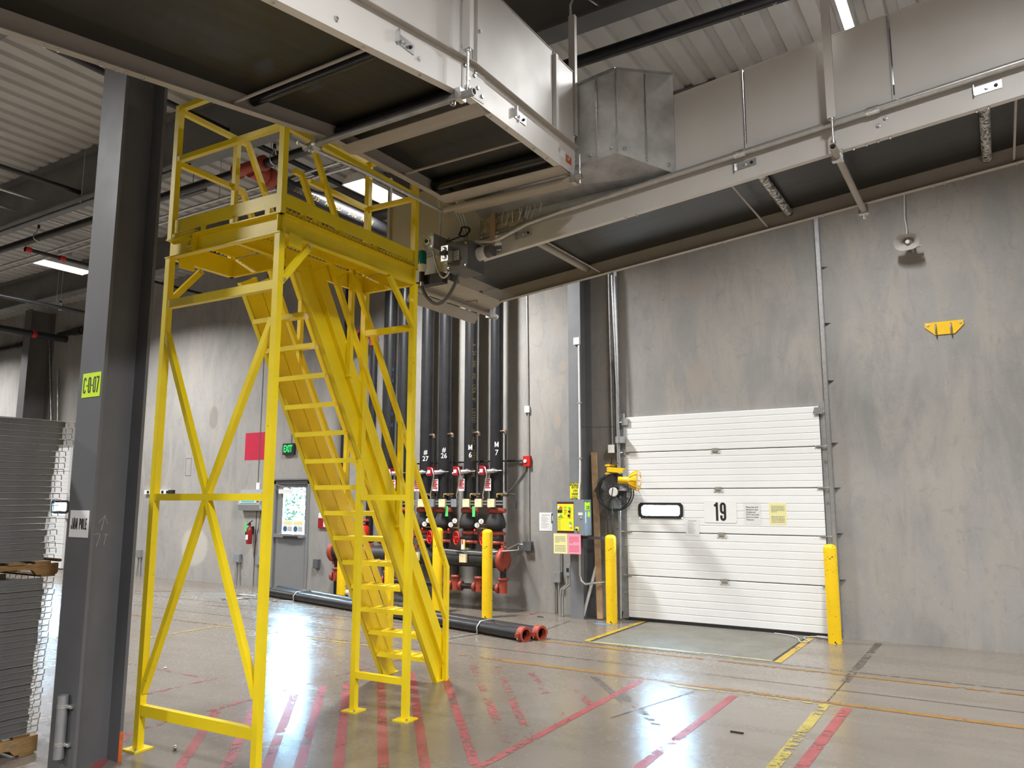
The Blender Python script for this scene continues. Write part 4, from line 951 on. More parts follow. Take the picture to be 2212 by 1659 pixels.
paper('notice', 'yellow typed notice taped to the dock door', 1661, 1087, 1700, 1134, YD, 'paper_yellow', ry)
# dock leveler
lv = thing('dock_leveler', 'steel checker plate dock leveler set in the floor before dock door 19', 'plate', (-3.45, 10.2, 0))
MB().box((-4.57, 9.32, 0.001), (-2.34, 11.14, .006)).build('deck_plate', 'checker_plate', lv)
MB().box((-4.59, 9.25, .0008), (-2.32, 9.318, .004)).build('lip', 'galvanized_dull', lv)
for x0 in (-4.595, -2.335): MB().box((x0, 9.25, .0008), (x0+.022, 11.14, .0075)).build('side_angle', 'matte_black', lv)
line((-4.66, 9.25), (-4.66, 11.17), .075, 'line_yellow_solid'); line((-2.27, 9.2), (-2.27, 11.0), .085, 'line_yellow_solid'); line((-4.6, 9.22), (-4.0, 9.225), .05, 'line_yellow'); line((-4.0, 9.22), (-2.3, 9.24), .05, 'line_yellow')
o = MB().tube(smooth([(-2.75, 11.08, .012), (-2.55, 11.0, .012), (-2.40, 10.85, .012), (-2.33, 10.62, .012), (-2.26, 10.60, .012), (-2.24, 10.72, .012), (-2.34, 10.92, .012), (-2.28, 11.05, .012), (-2.12, 11.06, .02), (-2.0, 10.98, .022), (-1.9, 11.02, .012), (-2.02, 11.10, .02), (-2.2, 11.02, .028), (-2.05, 10.93, .03), (-1.87, 10.95, .012)]), .009, 7).build('rope', 'rope_grey')
tag(o, 'grey rope coiled at the right foot of the dock door', 'rope')

# ---------------------------------------------------------------- person door, exit sign and things around it
YM = YW
d2 = struct('door_2', ((MX0+MX1)/2, YW, 0), 'grey steel person door with a bright window', 'door')
wx0, wx1, wz0, wz1 = MX0+.20, MX1-.10, 1.06, 2.02
YL = YW+.03
mb = MB().box((MX0, YL, .0005), (MX1, YL+.045, wz0)).box((MX0, YL, wz1), (MX1, YL+.045, MZ1)).box((MX0, YL, wz0), (wx0, YL+.045, wz1)).box((wx1, YL, wz0), (MX1, YL+.045, wz1))
mb.build('leaf', 'grey_steel_door', d2)
MB().box((wx0, YL+.02, wz0), (wx1, YL+.026, wz1)).build('window_pane', 'window_glass', d2)
for n_, a, b in (('jamb', (MX0-.06, YW-.012, 0), (MX0+.003, YW+.05, MZ1+.06)), ('jamb', (MX1-.003, YW-.012, 0), (MX1+.06, YW+.05, MZ1+.06)), ('head', (MX0-.06, YW-.012, MZ1-.004), (MX1+.06, YW+.05, MZ1+.06))):
    MB().box(a, b).build(n_, 'grey_steel_door', d2)
MB().box((MX0-.06, YW-.06, MZ1+.075), (MX1+.06, YW, MZ1+.10)).build('drip_cap', 'galvanized', d2)
pb_ = MB().box((MX0+.03, YL-.07, 1.02), (MX1-.05, YL-.03, 1.09)).build('push_bar', 'galvanized', d2)
MB().box((MX0+.32, YL-.075, 1.00), (MX1-.2, YL-.068, 1.05)).build('bar_label', 'matte_black', pb_)
cl_ = MB().box((MX0+.12, YL-.06, MZ1-.20), (MX0+.55, YL-.005, MZ1-.11)).build('door_closer', 'tag_white', d2)
MB().bar((MX0+.5, YL-.05, MZ1-.10), (MX0+.10, YL-.10, MZ1-.02), .02).build('closer_arm', 'galvanized', cl_)
for k, dx in enumerate((0.02, .32)):
    o = thing('notice', ('left' if k == 0 else 'right')+' small blue and yellow notice at the bottom of the person door window', 'notice', (wx0+dx+.15, YL-.002, 1.22))
    x0 = wx0+dx
    MB().box((x0, YL-.003, 1.09), (x0+.29, YL-.001, 1.36)).build('sheet', 'paper_white', o); MB().box((x0+.02, YL-.004, 1.28), (x0+.27, YL-.003, 1.34)).build('heading', 'paper_yellow', o)
    MB().cyl((x0+.075, YL-.003, 1.19), (x0+.075, YL-.005, 1.19), .055, 18).build('emblem', 'ink_blue', o)
    for q in range(4): MB().box((x0+.15, YL-.004, 1.215-.022*q), (x0+.27, YL-.003, 1.225-.022*q)).build('print_line', 'ink_grey', o)
# daylight outdoors seen through the windows
g = MB().box((-46, YW+.3, -1.3), (16, 60, -1.2)).build('ground', 'outside_ground', origin=(0, 20, -1.25)); tag(g, 'pale paved yard outside the doors', 'ground', kind='structure')
random.seed(3); mb = MB()
for k in range(1500):
    a, b, r_ = random.uniform(0, 2*PI), random.uniform(-1, 1), random.uniform(.35, 1)
    c = Vector((-20.6+1.5*r_*math.cos(a)*math.sqrt(1-b*b), 18.2+1.3*r_*math.sin(a)*math.sqrt(1-b*b), 2.1+1.9*r_*b)); d1 = Vector((random.gauss(0, 1), random.gauss(0, 1), random.gauss(0, 1))).normalized(); d2_ = d1.orthogonal().normalized(); s = random.uniform(.05, .11)
    mb.add([c-d1*s, c+d2_*s*.6, c+d1*s, c-d2_*s*.6], [(0, 1, 2, 3)])
tr = thing('tree', 'leafy yellow-green tree outside the person door window', 'tree', (-20.6, 18.2, -1.2)); mb.build('foliage', 'leaf', tr); MB().cyl((-20.6, 18.2, -1.2), (-20.6, 18.2, 1.5), .12, 8, .06).build('trunk', 'wood_old', tr)
# exit sign
a, b = aty(609, 959, YW-.06), aty(636, 981, YW-.06); cx, cz = (a.x+b.x)/2, (a.z+b.z)/2
o = thing('exit_sign', 'black sign with glowing green EXIT letters above the person door', 'sign', (cx, YW-.03, cz)); hw, hh = .165, .115
MB().box((cx-hw, YW-.06, cz-hh), (cx+hw, YW-.0005, cz+hh)).build('housing', 'matte_black', o); text('EXIT', .20, (cx-.01, YW-.0612, cz), X3, Z3, 'exit_green', o, bold=.006, xs=.62)
cond = lambda name, lab, pts, r=.013, mat='conduit_steel', cat='conduit', n=8: tag(MB().tube(pts, r, n).build(name, mat), lab, cat)
cond('conduit', 'short conduit rising above the exit sign', [(cx+.02, YW-.016, cz+hh+.002), (cx+.02, YW-.016, cz+1.2)])
# red tape square
a, b = aty(531, 936, YW-.0005), aty(570, 994, YW-.0005)
tag(MB().box((a.x, YW-.0012, b.z+.01), (a.x+.72, YW-.0004, a.z+.0)).build('red_square', 'red_tape', origin=(a.x+.36, YW, b.z)), 'red painted square on the wall above the fire extinguisher', 'marking')
# fire extinguisher
p = aty(537.5, 1175, YW-.10); o = thing('fire_extinguisher', 'red fire extinguisher with a green tag hanging left of the person door', 'extinguisher', (p.x, YW-.10, p.z))
MB().lathe([(.0, 0), (.055, 0), (.06, .02), (.06, .27), (.05, .32), (.025, .35), (.022, .38)], (p.x, YW-.10, p.z), Z3, 20).build('cylinder', 'deep_red', o)
MB().cyl((p.x, YW-.10, p.z+.38), (p.x, YW-.10, p.z+.43), .026, 12).build('valve', 'matte_black', o)
MB().bar((p.x-.02, YW-.10, p.z+.43), (p.x+.10, YW-.12, p.z+.48), .02, .012).build('lever', 'matte_black', o)
MB().tube([(p.x-.02, YW-.11, p.z+.41), (p.x-.09, YW-.12, p.z+.38), (p.x-.085, YW-.12, p.z+.12)], .012, 7).build('hose', 'matte_black', o)
MB().box((p.x-.075, YW-.168, p.z+.25), (p.x-.01, YW-.165, p.z+.44)).build('inspection_tag', 'green_tag', o); MB().box((p.x-.04, YW-.164, p.z+.09), (p.x+.035, YW-.161, p.z+.19)).build('label', 'paper_white', o)
MB().box((p.x-.02, YW-.04, p.z+.2), (p.x+.02, YW-.0005, p.z+.36)).build('wall_bracket', 'matte_black', o)
# time clock with lit blue screen, switch above it
a, b = aty(516, 1062, YW-.12), aty(561, 1101, YW-.12); o = thing('time_clock', 'wall terminal with a lit blue screen beside the person door', 'terminal', ((a.x+b.x)/2, YW-.06, b.z))
MB().ext([(0, 0), (-.10, -.02), (-.14, .10), (-.06, .42), (0, .42)], (a.x, YW-.0005, b.z), (b.x, YW-.0005, b.z), Y3, Z3).build('body', 'screen_body', o)
s_ = Vector((0, .08, .32)).normalized()
sc = MB().add([(a.x+.07, YW-.145, b.z+.135), (b.x-.12, YW-.145, b.z+.135), (b.x-.12, YW-.145+.05, b.z+.335), (a.x+.07, YW-.145+.05, b.z+.335), (a.x+.07, YW-.135, b.z+.135), (b.x-.12, YW-.135, b.z+.135), (b.x-.12, YW-.085, b.z+.335), (a.x+.07, YW-.085, b.z+.335)], [(0, 1, 2, 3), (0, 4, 5, 1), (2, 6, 7, 3), (1, 5, 6, 2), (3, 7, 4, 0)]).build('screen', 'tag_white', o)
MB().add([(a.x+.10, YW-.1445, b.z+.145), (b.x-.15, YW-.1445, b.z+.145), (b.x-.15, YW-.1335, b.z+.20), (a.x+.10, YW-.1335, b.z+.20)], [(0, 1, 2, 3)]).build('screen_bar', 'screen_blue', sc)
for k in range(3): MB().box((b.x-.08, YW-.13, b.z+.15+.05*k), (b.x-.05, YW-.11, b.z+.18+.05*k)).build('key', 'matte_black', o)
p = aty(558.5, 1055, YW); o = thing('card_reader', 'small white card reader on the wall above the terminal', 'reader', (p.x, YW, p.z-.12)); MB().box((p.x-.05, YW-.025, p.z-.12), (p.x+.05, YW-.0005, p.z+.12)).build('case', 'white_plastic', o); MB().box((p.x-.015, YW-.027, p.z-.08), (p.x+.015, YW-.025, p.z-.05)).build('reader_light', 'ink', o)
# outlet boxes with conduits stubbing to the floor
def outlet(lab, px, py, w, h, pipes, mat='grey_box', d=.07):
    p = aty(px, py, YW-d); o = thing('outlet_box', lab, 'box', (p.x, YW-d/2, p.z-h/2)); MB().box((p.x-w/2, YW-d, p.z-h/2), (p.x+w/2, YW-.0005, p.z+h/2)).build('box', mat, o)
    MB().box((p.x-w/2+.008, YW-d-.004, p.z-h/2+.008), (p.x+w/2-.008, YW-d, p.z+h/2-.008)).build('cover', mat, o)
    for dx in pipes: MB().tube([(p.x+dx, YW-.03, p.z-h/2), (p.x+dx, YW-.03, p.z-h/2-.12), (p.x+dx*1.6, YW-.04, .02)], .012, 8).build('conduit', 'conduit_steel', o)
    return o
outlet('grey outlet box on conduits under the time clock', 511, 1206, .17, .17, (-.05, .04))
outlet('grey outlet box with a hanging cable left of the person door frame', 556.5, 1211, .14, .17, (-.04, .03))
outlet('grey outlet box on conduits beside the steel column', 298, 1196, .16, .17, (-.05, .02, .05), 'galvanized_dull')
outlet('small dark box on the wall right of the person door', 681, 1218, .13, .17, (), 'dark_grey_box')
p = aty(545, 1120, YW-.02); q = aty(548, 1208, YW-.03)
cond('cable', 'thin black cable looping down from the terminal', [(p.x+.25, YW-.02, p.z+.15), (p.x+.2, YW-.02, p.z-.2), (p.x+.1, YW-.02, q.z+.1), (q.x+.02, YW-.02, q.z-.12), (q.x+.17, YW-.03, q.z-.05), (q.x+.22, YW-.035, q.z+.1)], .006, 'matte_black', 'cable', 6)
a, b = aty(312, 1059, YW-.06), aty(373, 1067, YW-.06); o = thing('power_strip', 'long white outlet strip on the wall behind the platform leg', 'strip', ((a.x+b.x)/2, YW-.03, b.z))
MB().box((a.x, YW-.06, b.z), (b.x-.18, YW-.0005, a.z)).build('channel', 'white_plastic', o); MB().box((b.x-.18, YW-.06, b.z), (b.x, YW-.0005, a.z)).build('end_piece', 'matte_black', o)
for k in range(5): x = a.x+.1+k*(b.x-a.x-.35)/4; MB().box((x, YW-.063, b.z+.012), (x+.09, YW-.06, a.z-.012)).build('socket', 'matte_black', o)
p = aty(407, 1009, YW-.001)
mb = MB()
for (x0, z0, x1, z1) in ((-.10, -.2, -.09, .2), (.09, -.2, .10, .2), (-.10, .19, .10, .2), (-.10, -.2, .10, -.19)): mb.box((p.x+x0, YW-.0015, p.z+z0), (p.x+x1, YW+.001, p.z+z1))
tag(mb.build('pencil_outline', 'joint_dark', origin=p), 'faint dark rectangle outlined on the wall behind the platform', 'marking')
for px, py, lab in ((698, 1122, 'white and red framed sign behind the lower stair'),):
    a, b = aty(688, 1108, YW-.03), aty(715, 1142, YW-.03); o = thing('framed_sign', lab, 'sign', ((a.x+b.x)/2, YW-.015, b.z))
    MB().box((a.x, YW-.03, b.z), (b.x+.1, YW-.0005, a.z)).build('panel', 'paper_white', o); MB().box((a.x, YW-.032, b.z), (a.x+.14, YW-.03, b.z+.20)).build('red_corner', 'deep_red', o); MB().box((a.x+.14, YW-.032, b.z), (b.x+.1, YW-.03, b.z+.03)).build('red_edge', 'deep_red', o)
# ---------------------------------------------------------------- far left dock door and wall column
p = aty(130, 966, YD); z3 = [.02, .64, 1.28, 1.92, 2.5, 3.12]
a, b = aty(118, 1085, YD), aty(147, 1098, YD)
dock_door('door_3', 'white ribbed dock door glimpsed left of the steel column', a.x-2.35, a.x+.55, z3, YD, (a.x-.12, b.x, 1.45, 1.72))
def wallcol(lab, x0, x1, y0, y1, mat):
    o = thing('steel_column', lab, 'column', ((x0+x1)/2, (y0+y1)/2, 0)); xm = (x0+x1)/2; t = .02
    MB().ext([(x0, y0), (x1, y0), (x1, y0+t), (xm+.008, y0+t), (xm+.008, y1-t), (x1, y1-t), (x1, y1), (x0, y1), (x0, y1-t), (xm-.008, y1-t), (xm-.008, y0+t), (x0, y0+t)], (0, 0, 0), (0, 0, 6.9), X3, Y3).build('shaft', mat, o)
    return o
a, b = aty(1233, 1334, 10.85), aty(1261, 1334, 10.85)
WCX0, WCX1 = a.x, b.x
wallcol('grey steel column against the wall behind the control box', WCX0, WCX1, 10.85, 11.235, 'embed_grey')
a, b = aty(60, 850, 10.85), aty(72, 850, 10.85); wallcol('dark grey steel wall column behind the wire deck stack', a.x, a.x+.35, 10.6, 11.235, 'beam_grey')
for px, lab, rr_ in ((106, 'left of two steel conduits beside the far wall column', .022), (131, 'right of two steel conduits beside the far wall column', .022)):
    t_, b_ = aty(px, 720, YW-.05), aty(px-7 if px > 120 else px+4, 905, YW-.05)
    cond('conduit', lab, [(t_.x, YW-.05, t_.z+(0 if px < 120 else -1)), (b_.x, YW-.05, b_.z), (b_.x, YW-.05, .3)], rr_, 'galvanized')
"""
far"""
# ================================================================ sprinkler risers
YR = 10.9
VD = Vector((.555, -.832, 0)); VR = Vector((.832, .555, 0))      # towards the viewer / its right, for lettering on round pipes
def zr(py, y=YR, px=1070): return aty(px, py, y).z
def riser(px, lab, labels, k):
    xr = aty(px, 1000, YR).x; dz = (xr+7.11)*.012
    Zp = lambda py: zr(py)+0
    o = thing('fire_riser', lab, 'riser', (xr, YR, .75))
    MB().cyl((xr, YR, .98), (xr, YR, 6.6), .11, 24).build('riser_pipe', 'pipe_black', o)
    zt = Zp(1103); MB().lathe([(.11, -.045), (.148, -.035), (.152, 0), (.148, .035), (.11, .045)], (xr, YR, zt), Z3, 24).build('coupling', 'oxide_red', o)
    ear = MB().cbox((xr+.17, YR-.03, zt), (.05, .06, .06)).build('coupling_ear', 'oxide_red', o); MB().cyl((xr+.165, YR-.085, zt), (xr+.165, YR-.06, zt), .012, 8).build('bolt', 'bright_galv', ear)
    z0, z1 = Zp(1143), Zp(1109)
    MB().lathe([(.12, 0), (.165, .02), (.17, (z1-z0)*.35), (.15, (z1-z0)*.65), (.118, z1-z0)], (xr, YR-.02, z0), Z3, 24).build('check_valve', 'cast_black', o)
    for py in (1152.5, 1172.5):
        z = Zp(py); c = MB().lathe([(.10, -.033), (.135, -.028), (.14, 0), (.135, .028), (.10, .033)], (xr, YR, z), Z3, 24).build('coupling', 'oxide_red', o)
        e = MB().cbox((xr+.155, YR-.02, z), (.06, .05, .045)).build('coupling_ear', 'oxide_red', c); MB().cyl((xr+.15, YR-.07, z), (xr+.15, YR-.045, z), .011, 8).build('bolt', 'bright_galv', e)
    MB().lathe([(.115, 0), (.125, .01), (.125, .10), (.115, .11)], (xr, YR, Zp(1163)-.055), Z3, 24).build('butterfly_valve', 'cast_black', o)
    nrm = Vector((-.5, -.87, 0)).normalized(); hc = Vector((xr-.08, YR-.27, Zp(1163))); u = Vector((nrm.y, -nrm.x, 0)).normalized()
    MB().cyl((xr-.02, YR-.11, Zp(1163)), hc, .016, 10).build('valve_stem', 'matte_black', o)
    hw = MB().tube([hc+u*(.105*math.cos(a))+Z3*(.105*math.sin(a)) for a in [2*PI*i/28 for i in range(28)]], .0155, 8, True)
    h_ = hw.build('handwheel', 'valve_red', o)
    for i in range(5): a = 2*PI*i/5+.3; MB().bar(hc, hc+u*(.10*math.cos(a))+Z3*(.10*math.sin(a)), .026, .016, up=nrm).build('spoke', 'valve_red', h_)
    MB().cyl(hc-nrm*.015, hc+nrm*.02, .028, 14).build('hub', 'valve_red', h_)
    # flow switch
    zf = Zp(1016.5); fx, fy = xr-.115, YR-.20
    fs = MB().box((fx-.055, fy-.06, zf-.075), (fx+.05, fy+.06, zf+.075)).build('flow_switch', 'deep_red', o)
    MB().box((fx-.045, fy-.063, zf-.035), (fx+.015, fy-.06, zf+.02)).build('label', 'paper_white', fs); MB().cyl((fx-.09, fy-.02, zf-.04), (fx-.055, fy-.02, zf-.04), .018, 12).build('knob', 'tag_white', fs)
    MB().cyl((fx+.05, fy, zf-.02), (xr+.02, YR-.112, zf-.01), .04, 14, .035).build('switch_mount', 'galvanized', o); MB().cyl((xr+.02, YR-.13, zf-.01), (xr+.17, YR-.10, zf-.005), .007, 8).build('saddle_bolt', 'zinc', o)
    MB().lathe([(.05, 0), (.028, .07), (.02, .085)], (xr+.0, YR-.13, zf-.01), VR, 14).build('saddle', 'galvanized', o)
    zb_ = Zp(1077)
    MB().tube([(fx+.03, fy-.05, zf+.05), (fx+.08, fy-.09, zf+.045), (fx+.11, fy-.08, zf-.08), (fx+.06, fy-.06, zf-.25), (fx-.02, fy+.0, zf-.40), (xr-.13, YR-.19, zb_)], .011, 8).build('flex_conduit', 'conduit_steel', o)
    # tag
    zt0 = Zp(1047); t = MB().box((xr-.12, YR-.165, zt0-.10), (xr+.0, YR-.160, zt0+.10)).build('instruction_tag', 'paper_white', o)
    for q in range(5): MB().box((xr-.112, YR-.167, zt0+.088-.032*q-.022), (xr-.112+.10-(.02*(q % 2)), YR-.165, zt0+.088-.032*q)).build('print', 'ink_red', t)
    # drain branch
    ze, zv = Zp(933), Zp(1062); dx = xr+.20
    MB().cyl((xr+.09, YR-.03, ze), (dx-.02, YR-.03, ze), .020, 10).build('branch_stub', 'bronze_dark', o)
    MB().tube([(dx-.05, YR-.03, ze), (dx-.015, YR-.03, ze-.002), (dx-.002, YR-.03, ze-.018), (dx, YR-.03, ze-.06)], .029, 10).build('elbow', 'bronze_dark', o)
    MB().cyl((dx, YR-.03, ze-.05), (dx, YR-.03, zv), .019, 10).build('drain_pipe', 'pipe_black', o)
    MB().cyl((dx-.10, YR-.05, zv-.05), (dx+.06, YR-.05, zv-.05), .028, 12).build('drain_valve', 'bronze_dark', o); MB().cyl((dx-.02, YR-.05, zv-.05), (dx-.02, YR-.11, zv-.05), .02, 12).build('valve_cap', 'brass', o)
    MB().tube([(dx-.10, YR-.06, zv-.04), (dx-.13, YR-.09, zv-.04), (dx-.13, YR-.09, zv-.10)], .013, 8).build('test_tap', 'brass', o); MB().bar((dx-.03, YR-.08, zv-.06), (dx+.08, YR-.12, zv-.085), .018, .012).build('valve_handle', 'bronze_dark', o)
    # gauges
    for gx, gy in ((-.205, 1134), (-.125, 1125.5)):
        c = Vector((xr+gx, YR-.26, Zp(gy))); g = MB().cyl(c-VD*.03, c, .047, 20).build('gauge', 'matte_black', o); MB().cyl(c, c+VD*.003, .041, 20).build('dial', 'paper_white', g)
        MB().bar(c+VD*.004-Z3*.012, c+VD*.004+Z3*.02+VR*.004, .005, .002, up=VD).build('needle', 'ink', g); text('100', .018, c+VD*.0036-Z3*.018, VR, Z3, 'ink', g, name='dial_mark')
        MB().tube([c-VD*.03, c-VD*.05-Z3*.05, (xr-.09, YR-.12, c.z-.06)], .010, 7).build('gauge_pipe', 'brass', g)
    if k < 3:
        sw = MB().lathe([(.0, 0), (.03, 0), (.03, .012), (.0, .012)], (xr-.24, YR-.27, Zp(1146)), Vector((-.5, -.87, 0)), 12).build('small_handwheel', 'valve_red', o)
    zg = Zp(1105)
    if k in (1, 2, 3): gx0 = xr+.215; MB().box((gx0-.03, YR-.20, zg-.085), (gx0+.03, YR-.197, zg+.085)).build('inspection_tag', 'green_tag', o)
    for s, py, sz in labels: stencil('M', .085, .066, .016, 0, Vector((xr, YR, Zp(py)))+VD*.1125, VR, Z3, 'ink_white', o, name='painted_mark') if s == 'M' else text(s, sz, Vector((xr, YR, Zp(py)))+VD*.1125, VR, Z3, 'ink_white', o, bold=.0008, xs=.9, name='painted_mark')
    return o, xr
RX = []
for k, (px, lab, lb) in enumerate(((1072.5, 'black fire riser painted M 7, the rightmost one', (('M', 961, .12), ('7', 979, .13))),
                                   (1016, 'black fire riser painted M 6', (('M', 965, .12), ('6', 982, .13))),
                                   (959.5, 'black fire riser painted # 26, third from the right', (('#', 968.5, .12), ('26', 982, .12))),
                                   (920, 'black fire riser painted # 27, fourth from the right', (('#', 972, .12), ('27', 987, .12))),
                                   (868, 'black fire riser just left of the # 27 riser', ()))):
    o, xr = riser(px, lab, lb, k); RX.append(xr)
    if k == 1: words(('X', '24', '300', 'PSI', 'USA', '8"', 'LISTED', '28', 'HO', 'STEEL', 'PIPE'), .088, Vector((xr, YR, 4.45))+(VD*.9+VR*.42).normalized()*.1122, -Z3, (VD*-.42+VR*.9).normalized(), 'ink_gold', o, xs=.95)
    if k == 0: words(('ALLIED', '5-10', 'FM', 'UL', 'USA', 'A135'), .065, Vector((xr, YR, 4.3))+(VD*.55+VR*.83).normalized()*.1122, -Z3, (VD*-.83+VR*.55).normalized(), 'ink_gold', o, xs=.9, gap=1.6)
    if k == 0: MB().tube([(xr+.25, YR-.05, zr(1067)), (xr+.42, YR-.06, zr(1069)), (xr+.425, YR-.06, zr(1098))], .012, 7).build('long_handle', 'matte_black', o)
# plain large pipes further left
def plainpipe(px, lab, z0, r, elbow=False):
    x = aty(px, 900, YR).x; o = thing('standpipe', lab, 'pipe', (x, YR, z0)); MB().cyl((x, YR, z0), (x, YR, 6.5 if not elbow else 4.75), r, 20).build('pipe', 'pipe_black', o)
    MB().lathe([(r, -.05), (r+.035, -.04), (r+.035, .04), (r, .05)], (x, YR, z0+.06), Z3, 20).build('coupling', 'oxide_red', o)
    if elbow:
        MB().tube([(x, YR, 4.66), (x, YR, 4.78), (x-.04, YR, 4.87), (x-.13, YR, 4.91), (x-.2, YR, 4.91)], r+.02, 14).build('elbow', 'oxide_red', o)
        MB().cyl((x-.2, YR, 4.91), (x-.36, YR, 4.91), r, 16).build('cross_pipe', 'pipe_black', o); MB().lathe([(r, -.05), (r+.04, -.035), (r+.04, .035), (r, .05)], (x-.42, YR, 4.91), X3, 16).build('coupling', 'oxide_red', o)
    return o, x
o, x = plainpipe(839, 'thick black standpipe with blue print behind the stair rails', 1.0, .115)
words(('08', '10', '00', '01', '00', '08'), .06, Vector((x, YR, 4.2))+(VD*.75+VR*.66).normalized()*.117, -Z3, (VD*-.66+VR*.75).normalized(), 'ink_blue', o, gap=2.2)
plainpipe(804, 'black standpipe ending in a red elbow behind the platform', 1.0, .07, True)
plainpipe(748, 'black standpipe seen between the stair treads', 1.0, .09)
o = thing('valve_cluster', 'red valve cluster at the left end of the risers behind the stair', 'valve', (aty(783, 1140, 10.8).x, 10.8, 1.0)); xx = aty(783, 1140, 10.8).x
MB().lathe([(.08, 0), (.13, .05), (.13, .3), (.08, .36)], (xx, 10.8, .98), Z3, 18).build('valve_body', 'valve_red', o); MB().lathe([(.09, -.03), (.13, -.02), (.13, .02), (.09, .03)], (xx, 10.8, 1.4), Z3, 18).build('coupling', 'oxide_red', o)
# header pipe
hz = zr(1205, 10.8, 1000); hx0, hx1 = aty(722, 1195, 10.8).x, aty(1088, 1205, 10.8).x
o = thing('header_pipe', 'thick black horizontal header pipe with red end caps feeding the risers', 'pipe', ((hx0+hx1)/2, 10.8, hz))
MB().cyl((hx0, 10.8, hz), (hx1, 10.8, hz), .138, 24).build('pipe', 'cast_black', o)
for x, s in ((hx0, -1), (hx1, 1)):
    e = MB().lathe([(.14, -.05), (.185, -.045), (.19, .01), (.175, .03), (.11, .032), (.10, .022), (.0, .022)], (x, 10.8, hz), X3*s, 28).build('end_cap', 'oxide_red', o)
    for sz in (-1, 1): q = MB().cbox((x-.01*s, 10.8, hz+sz*.2), (.05, .06, .06)).build('ear', 'oxide_red', e); MB().cyl((x+.02*s, 10.8, hz+sz*.2), (x+.04*s, 10.8, hz+sz*.2), .016, 8).build('bolt', 'bright_galv', q)
for px in (797, 900): x = aty(px, 1200, 10.8).x; MB().lathe([(.138, -.035), (.175, -.03), (.175, .03), (.138, .035)], (x, 10.8, hz), X3, 24).build('coupling', 'oxide_red', o)
for x in RX: MB().cyl((x, 10.8, hz), (x, YR, .985), .10, 20).build('outlet', 'cast_black', o)
# drain line under the header
ld = zr(1268, 10.8, 1040); o = thing('drain_line', 'low black drain line with oxide red tees under the header pipe', 'pipe', (-8.9, 10.8, ld))
MB().cyl((hx0-.02, 10.8, ld), (hx1-.02, 10.8, ld), .045, 14).build('pipe', 'pipe_black', o)
for px in (727, 838, 985, 1036, 1087):
    x = aty(px, 1240, 10.8).x; MB().cyl((x, 10.8, ld), (x, 10.8, hz-.137), .05, 14).build('drop_pipe', 'pipe_black', o)
    t_ = MB().cyl((x, 10.8, ld-.075), (x, 10.8, ld+.14), .066, 14).build('tee', 'oxide_red', o); MB().lathe([(.05, 0), (.085, .005), (.085, .045), (.05, .05)], (x, 10.8, ld+.12), Z3, 14).build('coupling', 'oxide_red', t_)
    MB().lathe([(.05, 0), (.08, .005), (.08, .045), (.05, .05)], (x-.12, 10.8, ld), X3, 14).build('coupling', 'oxide_red', t_)
    if px < 1000: MB().lathe([(.05, 0), (.08, .005), (.08, .045), (.05, .05)], (x+.08, 10.8, ld), X3, 14).build('coupling', 'oxide_red', t_)
x = aty(727, 1240, 10.8).x; MB().cyl((x, 10.8, ld-.07), (x, 10.8, .01), .05, 14).build('drain_leg', 'pipe_black', o)
# strut rails carrying cream boxes
ra, rb = aty(872, 1086, 10.72), aty(1086, 1084, 10.72)
for py, nm in ((1082.5, 'upper'), (1089, 'lower')):
    z = aty(1000, py, 10.72).z; tag(MB().box((ra.x, 10.70, z-.012), (rb.x, 10.735, z+.012)).build('strut_rail', 'galvanized', origin=(rb.x, 10.72, z)), nm+' horizontal strut rail crossing the fire risers', 'rail')
for px, py, mat, lab in ((909, 1086.5, 'cream_plastic', 'cream module box in front of the # 27 riser'), (954, 1086.5, 'cream_plastic', 'cream module box in front of the # 26 riser'), (1006, 1086.5, 'cream_plastic', 'cream module box in front of the M 6 riser'),
                         (1032.5, 1086.5, 'cream_plastic', 'cream module box between the M 6 and M 7 risers'), (1060, 1086.5, 'cream_plastic', 'cream module box in front of the M 7 riser'),
                         (931, 1086.5, 'grey_box', 'grey module box between the # 27 and # 26 risers'), (980, 1086.5, 'grey_box', 'grey module box between the # 26 and M 6 risers'),
                         (999, 1206, 'cream_plastic', 'cream module box low on the header pipe by the clear cover'), (897, 1202, 'cream_plastic', 'cream module box low on the header pipe behind the stair rail'), (885, 1088, 'cream_plastic', 'cream module box partly hidden by the platform post')):
    y = 10.60 if py > 1150 else 10.655; p = aty(px, py, y); o = thing('module_box', lab, 'box', (p.x, y, p.z-.065), 'module boxes at the fire risers')
    hw = .066 if mat[0] == 'c' else .055
    MB().box((p.x-hw, y, p.z-.066), (p.x+hw, y+.042, p.z+.066)).build('cover', mat, o); MB().box((p.x-.004, y-.0015, p.z+.02), (p.x+.004, y, p.z+.035)).build('print', 'ink_grey', o)
    MB().box((p.x-hw+.008, y-.0015, p.z+.048), (p.x-hw+.045, y, p.z+.054)).build('print', 'ink_grey', o)
p = aty(1000, 1175, 10.58); o = thing('tamper_cover', 'clear plastic cover with a white card over the header pipe between bollards', 'cover', (p.x, 10.58, p.z-.12))
MB().box((p.x-.055, 10.56, p.z-.13), (p.x+.05, 10.62, p.z+.13)).build('clear_cover', 'clear_plastic', o); MB().box((p.x-.04, 10.585, p.z-.09), (p.x+.035, 10.59, p.z+.07)).build('card', 'paper_white', o); MB().box((p.x-.03, 10.582, p.z+.0), (p.x-.0, 10.585, p.z+.08)).build('handle', 'orange_paint', o)
MB().box((p.x+.015, 10.583, p.z-.085), (p.x+.035, 10.585, p.z+.06)).build('yellow_strip', 'caution_yellow', o)
